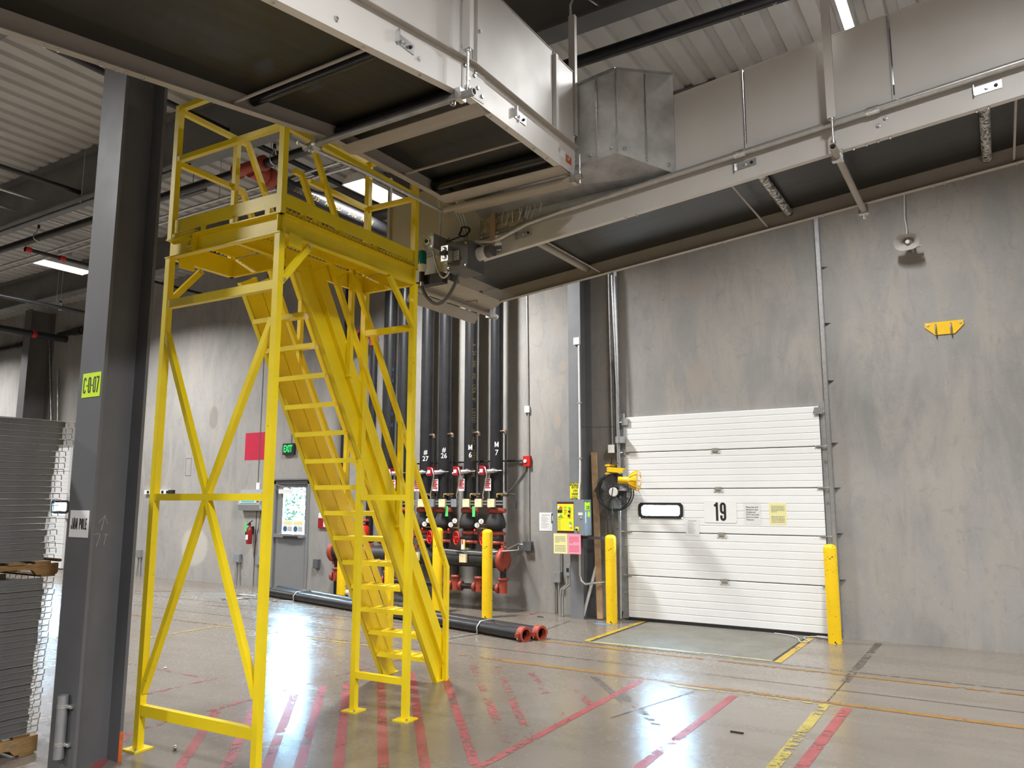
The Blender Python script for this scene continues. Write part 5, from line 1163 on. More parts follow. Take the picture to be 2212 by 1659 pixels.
a, b = aty(945, 1186, 10.66), aty(1045, 1186, 10.66); cond('conduit', 'thin grey conduit along the top of the header pipe', [(a.x-.1, 10.66, a.z), (a.x+.3, 10.64, a.z-.01), ((a.x+b.x)/2, 10.65, a.z-.02), (b.x, 10.66, a.z-.025), (b.x+.6, 10.75, a.z+.03), (aty(1120, 1180, 11.2).x, 11.2, aty(1120, 1180, 11.2).z)], .011)
# red alarm box, conduits, grey box
p = aty(1137, 996, YW-.06); o = thing('alarm_box', 'small red alarm box on the wall right of the risers', 'box', (p.x, YW-.03, p.z-.085)); MB().box((p.x-.065, YW-.06, p.z-.085), (p.x+.065, YW-.0005, p.z+.085)).build('box', 'valve_red', o); MB().cyl((p.x-.02, YW-.06, p.z), (p.x-.02, YW-.075, p.z), .03, 14).build('fitting', 'tag_white', o)
ALX, ALZ = p.x, p.z
t_ = aty(1138, 640, YW-.02); cond('conduit', 'vertical steel conduit rising above the red alarm box', [(t_.x, YW-.018, t_.z+1.2), (t_.x, YW-.018, t_.z), (ALX+.02, YW-.018, ALZ+.3), (ALX+.02, YW-.018, ALZ+.086)], .013)
j = aty(1138, 884, YW-.04); tag(MB().box((j.x-.045, YW-.045, j.z-.055), (j.x+.045, YW, j.z+.055)).build('junction_box', 'tag_white'), 'small white junction box on the conduit above the red alarm box', 'box')
p = aty(1139, 1180, YW-.08); o = thing('pull_box', 'grey pull box on the wall below the red alarm box', 'box', (p.x, YW-.04, p.z-.075)); MB().box((p.x-.085, YW-.08, p.z-.075), (p.x+.065, YW-.0005, p.z+.075)).build('box', 'dark_grey_box', o)
cond('conduit', 'vertical steel conduit between the red alarm box and the pull box', [(ALX+.02, YW-.018, ALZ-.086), (ALX+.02, YW-.018, p.z+.6), (p.x+.0, YW-.02, p.z+.076)], .013)
cond('conduit', 'bent grey conduit from the pull box to the header cap', [(p.x-.086, YW-.04, p.z+.02), (p.x-.2, YW-.06, p.z+.03), (p.x-.34, YW-.2, p.z-.06), (p.x-.42, YW-.30, p.z-.2)], .013)
cond('conduit', 'bent dark conduit dropping from the red alarm box towards the risers', [(ALX-.03, YW-.02, ALZ-.086), (ALX-.05, YW-.02, ALZ-.15), (ALX-.32, YW-.03, ALZ-.46), (ALX-.42, YW-.06, ALZ-.53)], .013)
a = aty(893, 1002, 11.12); cond('cross_pipe', 'thin dark pipe running behind the fire risers to the red alarm box', [(a.x-.4, 11.12, a.z), (ALX-.5, 11.12, ALZ+.01), (ALX-.35, YW-.06, ALZ+.01), (ALX-.066, YW-.03, ALZ+.01)], .014, 'pipe_black', 'pipe')

# ================================================================ bollards
def bollard(lab, x, y, h, r=.082):
    o = thing('bollard', lab, 'bollard', (x, y, 0), 'yellow steel bollards'); MB().lathe([(r, 0), (r, h-.055), (r*.93, h-.03), (r*.7, h-.01), (r*.3, h)], (x, y, 0), Z3, 28).build('post', 'bollard_yellow', o); return o
bollard('chipped yellow bollard in front of the M 7 riser', -6.843, 10.24, 1.33); bollard('clean yellow bollard left of dock door 19', -5.012, 10.80, 1.27)
bollard('yellow bollard right of dock door 19', -1.937, 10.80, 1.225); bollard('yellow bollard in front of the # 27 riser behind the stair post', -7.76, 10.18, 1.34)
bollard('chipped yellow bollard beside the white tote behind the stair', -10.15, 10.5, 1.10); bollard('yellow bollard glimpsed through the stair treads', -8.83, 10.26, 1.3)

# ================================================================ control box, signs, column conduits
YC = 10.60
a, b, c = aty(1193, 1079, YC), aty(1262, 1158, YC), aty(1277, 1150, 10.82)
o = thing('control_box', 'grey dock control box with yellow label panel mounted on the wall column', 'box', ((a.x+b.x)/2, 10.7, b.z)); bx0, bx1, bz0, bz1 = a.x, b.x, b.z+.005, a.z
MB().box((bx0, YC+.02, bz0), (bx1, 10.845, bz1)).build('case', 'grey_box', o); MB().box((bx0+.003, YC, bz0+.004), (bx1-.003, YC+.018, bz1-.004)).build('lid', 'grey_box', o)
def onbox(px0, py0, px1, py1, mat, nm, y=YC, t=.002):
    p, q = aty(px0, py0, y), aty(px1, py1, y); return MB().box((p.x, y-t, q.z), (q.x, y-.0002, p.z)).build(nm, mat, o)
pl = onbox(1203, 1084, 1240, 1151.5, 'maroon', 'label_panel'); pl = onbox(1203.8, 1088.5, 1239.5, 1147, 'caution_yellow', 'yellow_panel', YC-.002)
def pt(px, py, y=YC-.0042): return aty(px, py, y)
for px, py, mt, rr_ in ((1206.8, 1096, 'paper_white', .018), (1211.5, 1096, 'orange_paint', .02), (1207, 1113.5, 'paper_white', .018), (1212, 1113.5, 'green_tag', .018), (1230, 1097, 'green_tag', .018), (1230, 1105, 'ink', .018), (1229, 1114, 'ink', .02), (1232, 1129, 'green_tag', .018), (1232.5, 1136.5, 'tag_white', .018)):
    p = pt(px, py); MB().cyl(p, p-Y3*.012, rr_, 14).build('pilot_light', mt, o)
p, q = pt(1204.5, 1101.5), pt(1214.5, 1108); MB().box((p.x, YC-.0055, q.z), (q.x, YC-.0042, p.z)).build('icon_panel', 'ink', o)
c_ = pt(1221, 1103); text('ENTER\nON\nGREEN\nLIGHT\nONLY', .020, c_, X3, Z3, 'ink', o, xs=.9, lsp=1.25)
for k in range(7):
    p, q = pt(1205, 1122+3.4*k), pt(1211, 1123+3.4*k); MB().box((p.x, YC-.005, q.z), (q.x, YC-.0042, p.z)).build('print_line', 'ink_grey', o)
p, q = pt(1204, 1119), pt(1239, 1119.5); MB().box((p.x, YC-.005, q.z), (q.x, YC-.0042, p.z)).build('print_line', 'ink_grey', o)
onbox(1242.5, 1138, 1250.5, 1147.5, 'caution_yellow', 'small_label'); p = pt(1246, 1144); MB().cyl(p, p-Y3*.02, .016, 12).build('selector', 'ink', o)
onbox(1249, 1107, 1258.5, 1113, 'tag_white', 'small_label'); p = pt(1255, 1119, YC); MB().lathe([(.016, 0), (.016, .008), (.008, .01)], p, -Y3, 12).build('latch', 'zinc', o)
def onside(py0, py1, t0, t1, mat, nm):
    z0, z1 = aty(1268, py1, YC+.12).z, aty(1268, py0, YC+.12).z; return MB().box((bx1+.0003, YC+.02+t0*.2, z0), (bx1+.002, YC+.02+t1*.2, z1)).build(nm, mat, o)
sd_ = onside(1085, 1102, .02, .95, 'hi_vis_yellow', 'number_label'); zc_ = aty(1268, 1097, YC+.12).z; text('2320', .075, (bx1+.0026, YC+.12, zc_), Y3, Z3, 'ink', sd_, xs=.75, bold=.001); text('DD', .035, (bx1+.0026, YC+.11, zc_+.085), Y3, Z3, 'ink', sd_, xs=.8)
onside(1106, 1130, .12, .22, 'tag_white', 'side_strip'); zc_ = aty(1270, 1111, YC+.14).z; MB().cyl((bx1+.0002, YC+.16, zc_), (bx1+.002, YC+.16, zc_), .045, 18).build('green_sticker', 'hi_vis_yellow', o)
MB().box((bx0+.05, 10.79, bz0-.06), (bx1+.22, 10.845, bz0-.02)).build('mounting_strut', 'dark_grey_box', o)
# caution sign
a, b = aty(1231, 1043, 10.845), aty(1254, 1077, 10.845)
o, c, r, u = sign('caution_sign', 'yellow and black CAUTION ENTER ON GREEN ONLY sign above the control box', 'sign', ((a.x+b.x)/2, 10.8495, (a.z+b.z)/2), b.x-a.x, a.z-b.z, .003, 'caution_yellow', X3, Z3)
w_, h_ = b.x-a.x, a.z-b.z
MB().box((c.x-w_/2, c.y-.0006, c.z+h_/2-.045), (c.x+w_/2, c.y, c.z+h_/2)).build('header_band', 'ink', o); text('CAUTION', .047, c+Vector((0, -.0012, h_/2-.0225)), X3, Z3, 'caution_yellow', o, bold=.001, xs=.80)
for k, s in enumerate(('ENTER', 'ON', 'GREEN', 'ONLY')): text(s, .052, c+Vector((0, -.0004, h_/2-.073-.051*k)), X3, Z3, 'ink', o, bold=.0012, xs=.95 if k in (1, 3) else .80)
ry2 = [(.16+.07*k, .12, .85 if k < 4 else .4, .03) for k in range(5)]+[(.60+.07*k, .1, .86, .03) for k in range(5)]
paper('notice', 'yellow typed notice hanging below the control box, left of the pink one', 1196, 1152, 1226, 1196.5, YC-.0003, 'paper_yellow', ry2)
paper('notice', 'pink typed notice hanging below the control box', 1226.3, 1153, 1255, 1197.5, YC-.0003, 'paper_pink', ry2, 'ink_red')
paper('notice', 'white typed notice on the wall left of the control box', 1165, 1107, 1193, 1147, YW-.003, 'paper_white', rows10)
p = aty(1190, 1118, 10.9); o = thing('intercom', 'small black box with a white panel on the left side of the control box', 'box', (bx0-.04, 10.72, p.z-.07)); MB().box((bx0-.075, 10.70, p.z-.085), (bx0+.001, 10.80, p.z+.07)).build('case', 'matte_black', o); MB().box((bx0-.06, 10.697, p.z-.045), (bx0-.02, 10.70, p.z+.035)).build('face', 'paper_white', o)
# column conduit with white box
p = aty(1246.5, 737, 10.83); o = thing('sensor_box', 'small white square box high on the wall column', 'box', (p.x, 10.83, p.z-.055)); MB().box((p.x-.05, 10.80, p.z-.055), (p.x+.05, 10.849, p.z+.055)).build('box', 'white_plastic', o)
xcol = p.x+.03; cond('conduit', 'white painted conduit down the wall column to the control box', [(xcol, 10.83, p.z-.056), (xcol, 10.83, aty(1250, 1000, 10.83).z), (aty(1253, 1040, 10.83).x, 10.83, aty(1253, 1040, 10.83).z), (aty(1251, 1055, 10.83).x, 10.83, aty(1251, 1060, 10.83).z), (aty(1251, 1060, 10.83).x, 10.83, bz1+.002)], .016, 'white_plastic')
for py in (870, 990): z = aty(1250, py, 10.83).z; tag(MB().box((xcol-.035, 10.812, z-.012), (xcol+.035, 10.849, z+.012)).build('conduit_strap', 'galvanized'), ('upper' if py < 900 else 'lower')+' strap holding the white conduit to the wall column', 'strap')
q = aty(1252, 1200, 10.80); q2 = aty(1262, 1263, 10.80); q3 = aty(1290, 1259, 10.8)
cond('conduit', 'grey conduit curving out below the pink notice across the wall column', [(q.x, 10.80, bz0-.001), (q.x, 10.80, q2.z+.14), (q.x+.025, 10.80, q2.z+.05), (q2.x+.02, 10.80, q2.z+.008), (q3.x, 10.82, q3.z), (q3.x+.18, 11.0, q3.z+.02)], .018)
# conduits and boxes on the wall below
o = thing('junction_box', 'grey junction box on twin floor conduits left of the wall column', 'box', (aty(1201, 1247, YW-.09).x, YW-.05, aty(1201, 1256, YW-.09).z)); p = aty(1201, 1247, YW-.09); MB().box((p.x-.075, YW-.09, p.z-.08), (p.x+.07, YW-.001, p.z+.08)).build('box', 'galvanized_dull', o)
for dx in (-.05, .03): MB().cyl((p.x+dx, YW-.05, .005), (p.x+dx, YW-.05, p.z-.08), .018, 10).build('conduit', 'conduit_steel', o)
MB().tube([(p.x+.05, YW-.04, p.z+.08), (p.x+.05, YW-.04, p.z+.75)], .012, 8).build('riser_conduit', 'conduit_steel', o)
p = aty(1228, 1231, 10.95); q = aty(1212, 1290, 10.95); b_ = aty(1210, 1326, 10.95)
o = thing('switch_box', 'small grey switch box on bent twin conduits left of the wall column', 'switch', (p.x, 10.95, p.z-.08)); MB().box((p.x-.04, 10.92, p.z-.085), (p.x+.04, 10.98, p.z+.08)).build('box', 'galvanized_dull', o); MB().box((p.x-.02, 10.915, p.z-.03), (p.x+.02, 10.92, p.z+.03)).build('face', 'matte_black', o)
for dx in (0, .045): MB().tube([(p.x+dx-.02, 10.95, p.z-.085), (p.x+dx-.02, 10.95, p.z-.22), (q.x+dx, 10.95, q.z+.12), (b_.x+dx, 10.95, q.z-.02), (b_.x+dx, 10.95, .005)], .017, 10).build('conduit', 'conduit_steel', o)
# ---------------------------------------------------------------- left of the dock door: conduits, fan, dock light, lumber
t1, m1 = aty(1320, 600, 11.18), aty(1323, 962, 11.18)
o = thing('limit_box', 'white square box on the conduit left of the dock door top', 'box', (m1.x, 11.18, aty(1323, 970, 11.18).z-.06)); zq = aty(1323, 970, 11.18).z; MB().box((m1.x-.06, 11.14, zq-.06), (m1.x+.05, 11.239, zq+.065)).build('box', 'white_plastic', o)
cond('conduit', 'thin vertical conduit above the white limit box left of the dock door', [(m1.x-.02, 11.19, 5.9), (m1.x, 11.19, zq+.066)], .016, 'galvanized')
t2, m2, e2 = aty(1322, 620, 11.1), aty(1335, 900, 11.1), aty(1341, 1330, 11.1)
cond('conduit', 'long slanting conduit running down beside the left door track', [(t2.x, 11.1, t2.z+.2), (m2.x, 11.1, m2.z), (m2.x+.01, 11.1, 2.4), (e2.x, 11.1, .02)], .018, 'galvanized')
for px, lab in ((1335, 'left of two grey hinge boxes beside the door track'), (1343, 'right of two grey hinge boxes beside the door track')):
    p = aty(px, 950, 11.06); tag(MB().box((p.x-.03, 11.03, p.z-.05), (p.x+.025, 11.239, p.z+.05)).build('cable_guide', 'galvanized_dull'), lab, 'bracket')
p, q = aty(1283, 977, 11.19), Vector((-5.285, 10.98, .0))
d_ = (p-q).normalized(); tag(MB().ext([(-.045, -.019), (.045, -.019), (.045, .019), (-.045, .019)], q+d_*.012, p, X3, Y3).build('lumber_plank', 'wood_new'), 'long wooden two by four leaning against the wall left of the dock door', 'plank')
q, p = Vector((-5.585, 11.0, .03)), aty(1288, 1224, 11.05); tag(MB().pipe(q, p, .026, .003, 18).build('plastic_tube', 'white_plastic'), 'short white tube leaning in the corner of the wall column', 'tube')
# fan
fc = aty(1326, 1063, 10.95); o = thing('cage_fan', 'black caged wall fan hanging left of the dock door', 'fan', (fc.x, 10.95, fc.z-.28)); FR = .275
fa = Vector((.10, -.995, 0)).normalized(); fu = Vector((-fa.y, fa.x, 0))
def fp(r, a, d=0): return fc+fu*(r*math.cos(a))+Z3*(r*math.sin(a))+fa*d
MB().tube([fp(FR, 2*PI*i/40, .0) for i in range(40)], .011, 8, True).build('rim', 'matte_black', o)
MB().tube([fp(FR, 2*PI*i/40, -.12) for i in range(40)], .009, 8, True).build('rear_rim', 'matte_black', o)
mb = MB()
for r_ in [.07+.0205*k for k in range(10)]: mb.tube([fp(r_, 2*PI*i/32, .055*(1-(r_/FR)**2)+.012) for i in range(32)], .0022, 4, True)
for i in range(16): mb.tube([fp(.06, 2*PI*i/16, .065), fp(.18, 2*PI*i/16, .042), fp(FR, 2*PI*i/16, .006)], .0028, 4)
mb.build('front_grille', 'matte_black', o)
mb = MB()
for r_ in [.08+.04*k for k in range(5)]: mb.tube([fp(r_, 2*PI*i/32, -.13) for i in range(32)], .0025, 4, True)
for i in range(12): mb.tube([fp(.05, 2*PI*i/12, -.14), fp(FR, 2*PI*i/12, -.12)], .003, 4)
mb.build('rear_grille', 'matte_black', o)
for i in range(3):
    a0 = 2*PI*i/3+.5; vs = []
    for j in range(7):
        r_ = .06+.19*j/6; wd = .30+.55*math.sin(PI*j/6*.9)*.6
        vs += [fp(r_, a0-wd*.6, -.03), fp(r_, a0+wd*.6, -.085)]
    MB().add(vs, [(2*j, 2*j+1, 2*j+3, 2*j+2) for j in range(6)], True).build('blade', 'grey_steel_door', o)
MB().lathe([(.055, 0), (.055, .05), (.03, .06)], fc-fa*.05, fa, 18).build('hub', 'matte_black', o); MB().cyl(fc-fa*.24, fc-fa*.10, .075, 18).build('motor', 'matte_black', o)
em = fc+fa*.07+fu*.02; MB().lathe([(.07, 0), (.07, .008), (.06, .012)], em, fa, 20).build('badge', 'tag_white', o)
MB().tube([fp(FR+.005, PI, -.06), fp(FR+.05, PI, -.06), fp(FR+.05, PI*.78, -.10), fp(FR+.06, PI*.62, -.12), (fc.x-.03, 11.1, fc.z+.33)], .013, 8).build('yoke', 'matte_black', o)
MB().tube([(fc.x-.03, 11.1, fc.z+.33), (fc.x-.03, 11.235, fc.z+.33)], .02, 8).build('wall_mount', 'matte_black', o)
for k, (dx, e) in enumerate(((-.10, -.09), (-.03, .02))): cond('cord', ('left' if k == 0 else 'right')+' black cord dangling below the wall fan', [(fc.x+dx, 10.90, fc.z-.26), (fc.x+dx+.01, 10.90, fc.z-.5), (fc.x+e, 10.92, fc.z-.85)], .006, 'matte_black', 'cord', 6)
cond('cord', 'black cord looped across the face of the wall fan', smooth([fc+Vector((.02, -.12, .30)), fc+Vector((.05, -.14, .08)), fc+Vector((.02, -.15, -.15)), fc+Vector((.03, -.13, -.33)), fc+Vector((-.03, -.10, -.40)), fc+Vector((-.08, -.08, -.33))]), .007, 'matte_black', 'cord', 6)
# dock light
b0 = aty(1314, 1014, 11.0); e0 = aty(1351, 1017, 10.62); hd = aty(1358, 1037, 10.5)
o = thing('dock_light', 'yellow dock light with a caged head on a swing arm above the fan', 'light', (b0.x, 11.0, b0.z))
MB().box((b0.x-.04, 10.97, b0.z-.075), (b0.x+.04, 11.235, b0.z-.05)).build('bracket', 'dock_light_yellow', o); MB().box((b0.x-.04, 10.97, b0.z+.05), (b0.x+.04, 11.235, b0.z+.075)).build('bracket', 'dock_light_yellow', o); MB().cyl((b0.x, 11.0, b0.z-.09), (b0.x, 11.0, b0.z+.09), .018, 10).build('pivot', 'zinc', o)
MB().bar((b0.x, 11.0, b0.z), (e0.x, 10.62, e0.z-.0), .05, .07).build('arm', 'dock_light_yellow', o)
MB().box((e0.x-.035, 10.60, hd.z-.03), (e0.x+.035, 10.64, e0.z+.02)).build('yoke', 'galvanized_dull', o)
ax = Vector((.93, .30, -.03)).normalized(); hb_ = Vector((e0.x, 10.60, hd.z))-ax*.10
MB().lathe([(.05, 0), (.05, .14), (.07, .16), (.125, .235), (.145, .27), (.14, .275)], hb_, ax, 20).build('lamp_head', 'dock_light_yellow', o)
for i in range(10):
    a = 2*PI*i/10; s1 = ax.cross(Z3).normalized(); s2 = ax.cross(s1)
    pts = [hb_+ax*h_+(s1*math.cos(a)+s2*math.sin(a))*r_ for r_, h_ in ((.078, .16), (.14, .24), (.155, .275), (.13, .315), (.06, .33))]; MB().tube(pts, .005, 5).build('cage_wire', 'dock_light_yellow', o)
cond('cord', 'black cord curling over the dock light bracket', [(b0.x-.02, 11.15, b0.z+.08), (b0.x+.03, 11.08, b0.z+.19), (b0.x+.12, 11.0, b0.z+.16), (b0.x+.2, 10.9, b0.z+.08)], .007, 'matte_black', 'cord', 6)
a, b = aty(1256, 922, 10.84), aty(1333, 922, 11.2); cond('wire', 'thin wire crossing from the wall column to the conduit left of the dock door', [a, aty(1290, 923, 11.0), b], .004, 'matte_black', 'wire', 5)
# ---------------------------------------------------------------- right wall items
c = aty(1960, 522, 11.0); o = thing('horn_speaker', 'grey oval horn speaker on the upper right wall', 'speaker', (c.x, 11.1, c.z)); hd_ = Vector((-.12, -.93, -.34)).normalized(); hr = hd_.cross(Z3).normalized()*-1; hu = hr.cross(hd_)*-1
prof = [(.030, .0), (.045, .05), (.085, .12), (.125, .17), (.135, .18)]; vs = []; n = 28
for r_, h_ in prof: vs += [c-hd_*.12+hd_*h_+hr*(r_*1.12*math.copysign(abs(math.cos(2*PI*i/n))**.75, math.cos(2*PI*i/n)))+hu*(r_*.78*math.copysign(abs(math.sin(2*PI*i/n))**.75, math.sin(2*PI*i/n))) for i in range(n)]
MB().add(vs, [(k*n+i, k*n+(i+1) % n, (k+1)*n+(i+1) % n, (k+1)*n+i) for k in range(len(prof)-1) for i in range(n)], True).build('horn', 'horn_grey', o)
MB().lathe([(.055, 0), (.055, .06), (.03, .085), (.025, .11)], c-hd_*.12, hd_, 18).build('driver', 'horn_grey', o); MB().cyl(c-hd_*.02, c+hd_*.0, .024, 14).build('tip', 'tag_white', o)
MB().cyl(c-hd_*.22, c-hd_*.10, .05, 16).build('rear_driver', 'horn_grey', o)
MB().box((c.x-.14, 11.10, c.z-.06), (c.x+.15, 11.125, c.z-.04)).build('bracket', 'horn_grey', o); MB().box((c.x+.03, 11.11, c.z-.09), (c.x+.06, YW+.001, c.z-.0)).build('wall_plate', 'horn_grey', o)
cond('cord', 'thin pale cord rising from the horn speaker', [(c.x-.01, 11.05, c.z+.09), (c.x+.0, 11.08, c.z+.2), (c.x-.02, 11.12, c.z+.36), (c.x, 11.15, c.z+.8), (c.x, 11.15, c.z+1.6)], .0055, 'tag_white', 'cord', 6)
bl, br_, bb0, bb1 = aty(1997, 699, YW-.02), aty(2081, 689, YW-.02), aty(2020, 724, YW-.02), aty(2063, 719, YW-.02)
o = thing('hanger_plate', 'yellow steel hanger plate with two hooks bolted to the right wall', 'bracket', ((bl.x+br_.x)/2, YW-.01, bb0.z))
zt_ = (bl.z+br_.z)/2; zb_ = (bb0.z+bb1.z)/2
MB().ext([(bl.x, zt_), (br_.x, zt_), (br_.x, zt_-.06), (bb1.x+.0, zb_), (bb0.x, zb_), (bl.x, zt_-.06)], (0, YW-.014, 0), (0, YW-.001, 0), X3, Z3).build('plate', 'dock_light_yellow', o)
for px in (2021, 2054):
    x = aty(px, 710, YW-.05).x; MB().tube([(x, YW-.015, zt_-.03), (x, YW-.05, zt_-.04), (x, YW-.06, zt_-.07), (x, YW-.055, zb_-.0), (x, YW-.03, zb_+.01)], .009, 8).build('hook', 'galvanized_dull', o)
for x in (bl.x+.035, br_.x-.035): MB().cyl((x, YW-.014, zt_-.03), (x, YW-.026, zt_-.03), .015, 8).build('bolt', 'bright_galv', o)
# ================================================================ pipes and conduits under the roof
YMN, ZMN = 6.70, 6.30
o = thing('sprinkler_main', 'long black sprinkler main pipe under the roof parallel to the wall', 'pipe', (-8.4, YMN, ZMN))
MB().cyl((-40, YMN-.1, ZMN), (10, YMN+.1, ZMN), .062, 18).build('pipe', 'pipe_black', o)
XT = -8.42
t_ = MB().cyl((XT-.28, YMN, ZMN), (XT+.28, YMN, ZMN), .085, 18).build('tee', 'oxide_red', o); MB().cyl((XT, YMN+.02, ZMN-.02), (XT, YMN+.26, ZMN-.04), .12, 18).build('tee_branch', 'oxide_red', t_)
for dx in (-.26, .26): MB().lathe([(.07, -.035), (.105, -.03), (.105, .03), (.07, .035)], (XT+dx, YMN, ZMN), X3, 18).build('coupling', 'oxide_red', t_)
def clevis(x, y, z, r, lab):
    o = thing('pipe_hanger', lab, 'hanger', (x, y, z)); pts = [(x, y+r*math.cos(a), z+r*math.sin(a)) for a in [R(120+15*k) for k in range(21)]]
    MB().tube([(x, y, z+r*2.2)]+pts+[(x, y, z+r*2.2)], .008, 6).build('clevis_ring', 'zinc', o); MB().cyl((x, y, z+r*2.1), (x, y, z+r*2.9), .022, 8).build('clevis_nut', 'matte_black', o)
    MB().cyl((x, y, z+r*2.8), (x, y, ZC+.02), .006, 6).build('threaded_rod', 'zinc', o); return o
clevis(-10.0, YMN, ZMN, .075, 'clevis hanger on the sprinkler main left of the platform'); clevis(-7.95, YMN, ZMN, .075, 'clevis hanger on the sprinkler main right of the red tee'); clevis(-13.9, YMN-.02, ZMN, .075, 'clevis hanger on the sprinkler main left of the grey column')
words(('Sys', 'm6'), .10, Vector((-1.36, YMN+.07, ZMN))+Vector((0, -.70, -.72))*.0632, (-1, 0, 0), (0, .72, -.70), 'chalk', o, name='chalk_mark', gap=.5)
o = thing('feed_pipe', 'thick black stencilled feed pipe running from the red tee to the wall', 'pipe', (-8.4, 8.8, 6.2)); MB().cyl((XT, YMN+.25, 6.26), (XT, 10.75, 6.26), .11, 20).build('pipe', 'pipe_black', o)
words(('PSI', '300', 'A135', 'ALLIED', '5-10', 'ASTM'), .11, Vector((XT, 7.1, 6.26))+Vector((.9, 0, -.436)).normalized()*.1115, (0, 1, 0), Vector((.436, 0, .9)), 'ink_gold', o, gap=.6)
MB().lathe([(.11, -.06), (.15, -.05), (.15, .05), (.11, .06)], (XT, YMN+.32, 6.26), Y3, 20).build('coupling', 'oxide_red', o)
def branch(lab, x, y0, y1, z, r, reds=(), mat='pipe_black'):
    o = thing('branch_pipe', lab, 'pipe', (x, (y0+y1)/2, z)); MB().cyl((x, y0, z), (x, y1, z), r, 12).build('pipe', mat, o)
    MB().cyl((x, (y0+y1)/2, z), (x, (y0+y1)/2, ZC+.02), .006, 6).build('hanger_rod', 'zinc', o)
    for y in reds: MB().cyl((x, y-.05, z), (x, y+.05, z), r+.016, 12).build('coupling', 'valve_red', o)
    return o
o = branch('dark sprinkler branch pipe with an upright head at far left', -11.8, -8, YMN-.12, 6.5, .035, (6.35,)); MB().cyl((-11.5+.02-.32, 4.93, 6.5), (-11.82, 4.93, 6.62), .02, 8).cyl((-11.82, 4.93, 6.60), (-11.82, 4.93, 6.66), .03, 8).cyl((-11.82, 4.93, 6.66), (-11.82, 4.93, 6.72), .012, 8).cyl((-11.82, 4.93, 6.72), (-11.82, 4.93, 6.727), .04, 10).build('sprinkler_head', 'bronze_dark', o)
branch('dark sprinkler branch pipe with red couplings above the stair', -8.31, 3.0, 10.9, 6.6, .04, (6.45, 7.1, 7.85)); branch('thin dark branch pipe low under the roof at far left', -17.48, YMN+.12, 11.0, 6.0, .045)
branch('short dark branch pipe with red fittings behind the lit lamp', -14.45, 6.75, 10.5, 6.2, .035, (6.8, 7.4)); branch('dark branch pipe over the far wall column', -20.9, 7.5, 11.0, 6.0, .09, (10.15,))
for x, y, lab in ((-17.48, 9.0, 'clevis hanger on the thin low branch pipe'),): clevis(x, y, 6.0, .055, lab)
for lab, x, y0, y1 in (('right of two pale conduits under the roof at far left', -12.97, 3, 7.4), ('left of two pale conduits under the roof at far left', -13.75, 3, 7.9)):
    cond('conduit', lab, [(x, y0, 6.6), (x, y1, 6.6)], .022, 'conduit_steel')
for lab, y, z in (('upper of two long conduits crossing behind the grey column', 7.34, 6.40), ('lower of two long conduits crossing behind the grey column', 7.46, 6.36)):
    cond('conduit', lab, [(-30, y, z), (-7.3, y+.05, z)], .022, 'conduit_steel')
cond('conduit', 'dark conduit crossing above the far left branch pipes', [(-30, 6.13, 6.26), (-9, 6.17, 6.28)], .018, 'pipe_black')
cond('conduit', 'thin steel conduit along the roof girder by the galvanized hood', [(-9.5, 6.74, 6.66), (6, 6.86, 6.66)], .022, 'galvanized')
cond('conduit', 'bright conduit crossing above the high bay lamp', [(-9.2, 7.92, 6.66), (-5, 8.0, 6.66)], .02, 'galvanized')
for x, y, z, lab in ((-11.55, 6.12, 6.30, 'thin rod with a hook hanging left of the column'), (-8.75, 7.40, 6.42, 'thin rod holding the twin conduits behind the platform'), (-10.0, 7.40, 6.42, 'thin rod holding the twin conduits left of the platform rail')):
    tag(MB().cyl((x, y, z), (x, y, ZC+.02), .006, 6).tube([(x, y, z+.01), (x+.015, y-.01, z-.03), (x, y-.02, z-.055), (x-.015, y-.01, z-.03)], .005, 5).build('hanger_rod', 'zinc'), lab, 'rod')
tag(MB().box((-10.75, 7.2, 6.52), (-10.15, 7.28, 6.60)).cyl((-10.45, 7.24, 6.59), (-10.45, 7.24, ZC+.02), .006, 6).build('strip_housing', 'dark_grey_box'), 'small dark strip housing hung behind the platform rails', 'housing')

# ================================================================ wire deck stacks on pallets
WX, WY1 = -6.0, 3.165
def wire_deck(name, lab, flip, loc, grp):
    s = -1 if flip else 1; o = thing(name, lab, 'wire deck', (0, 0, 0), grp); hz_ = .036
    ch = MB(); 
    for k, x in enumerate((-.012, -.55, -1.08)):
        MB().ext([(-.012, 0), (.012, 0), (.012, hz_), (.009, hz_), (.009, .003), (-.009, .003), (-.009, hz_), (-.012, hz_)], (x, -1.15, 0 if s > 0 else .004), (x, -.02, 0 if s > 0 else .004), X3, Z3).build('support_channel', 'deck_channel_grey', o)
    mb = MB(); zt = hz_+.004 if s > 0 else -.0005+.002
    for k in range(13):
        x = .004-.09*k; mb.tube([(x, -1.20, zt-s*.035), (x, -1.20, zt), (x, .045, zt), (x, .05, zt-s*.004), (x, .052, zt-s*.036)], .0032, 4)
    for k in range(11): y = -.06-.11*k; mb.tube([(-1.10, y, zt-.004*s), (.010, y, zt-.004*s)], .0028, 4)
    mb.build('wire_grid', 'wire_grey', o); o.location = loc; return o
random.seed(11)
top = wire_deck('wire_deck', 'topmost grey wire mesh shelf deck on the upper stack', False, (WX, WY1, 0), 'wire decks in the upper stack')
NU, ZU0, DU = 23, 1.352, .0447
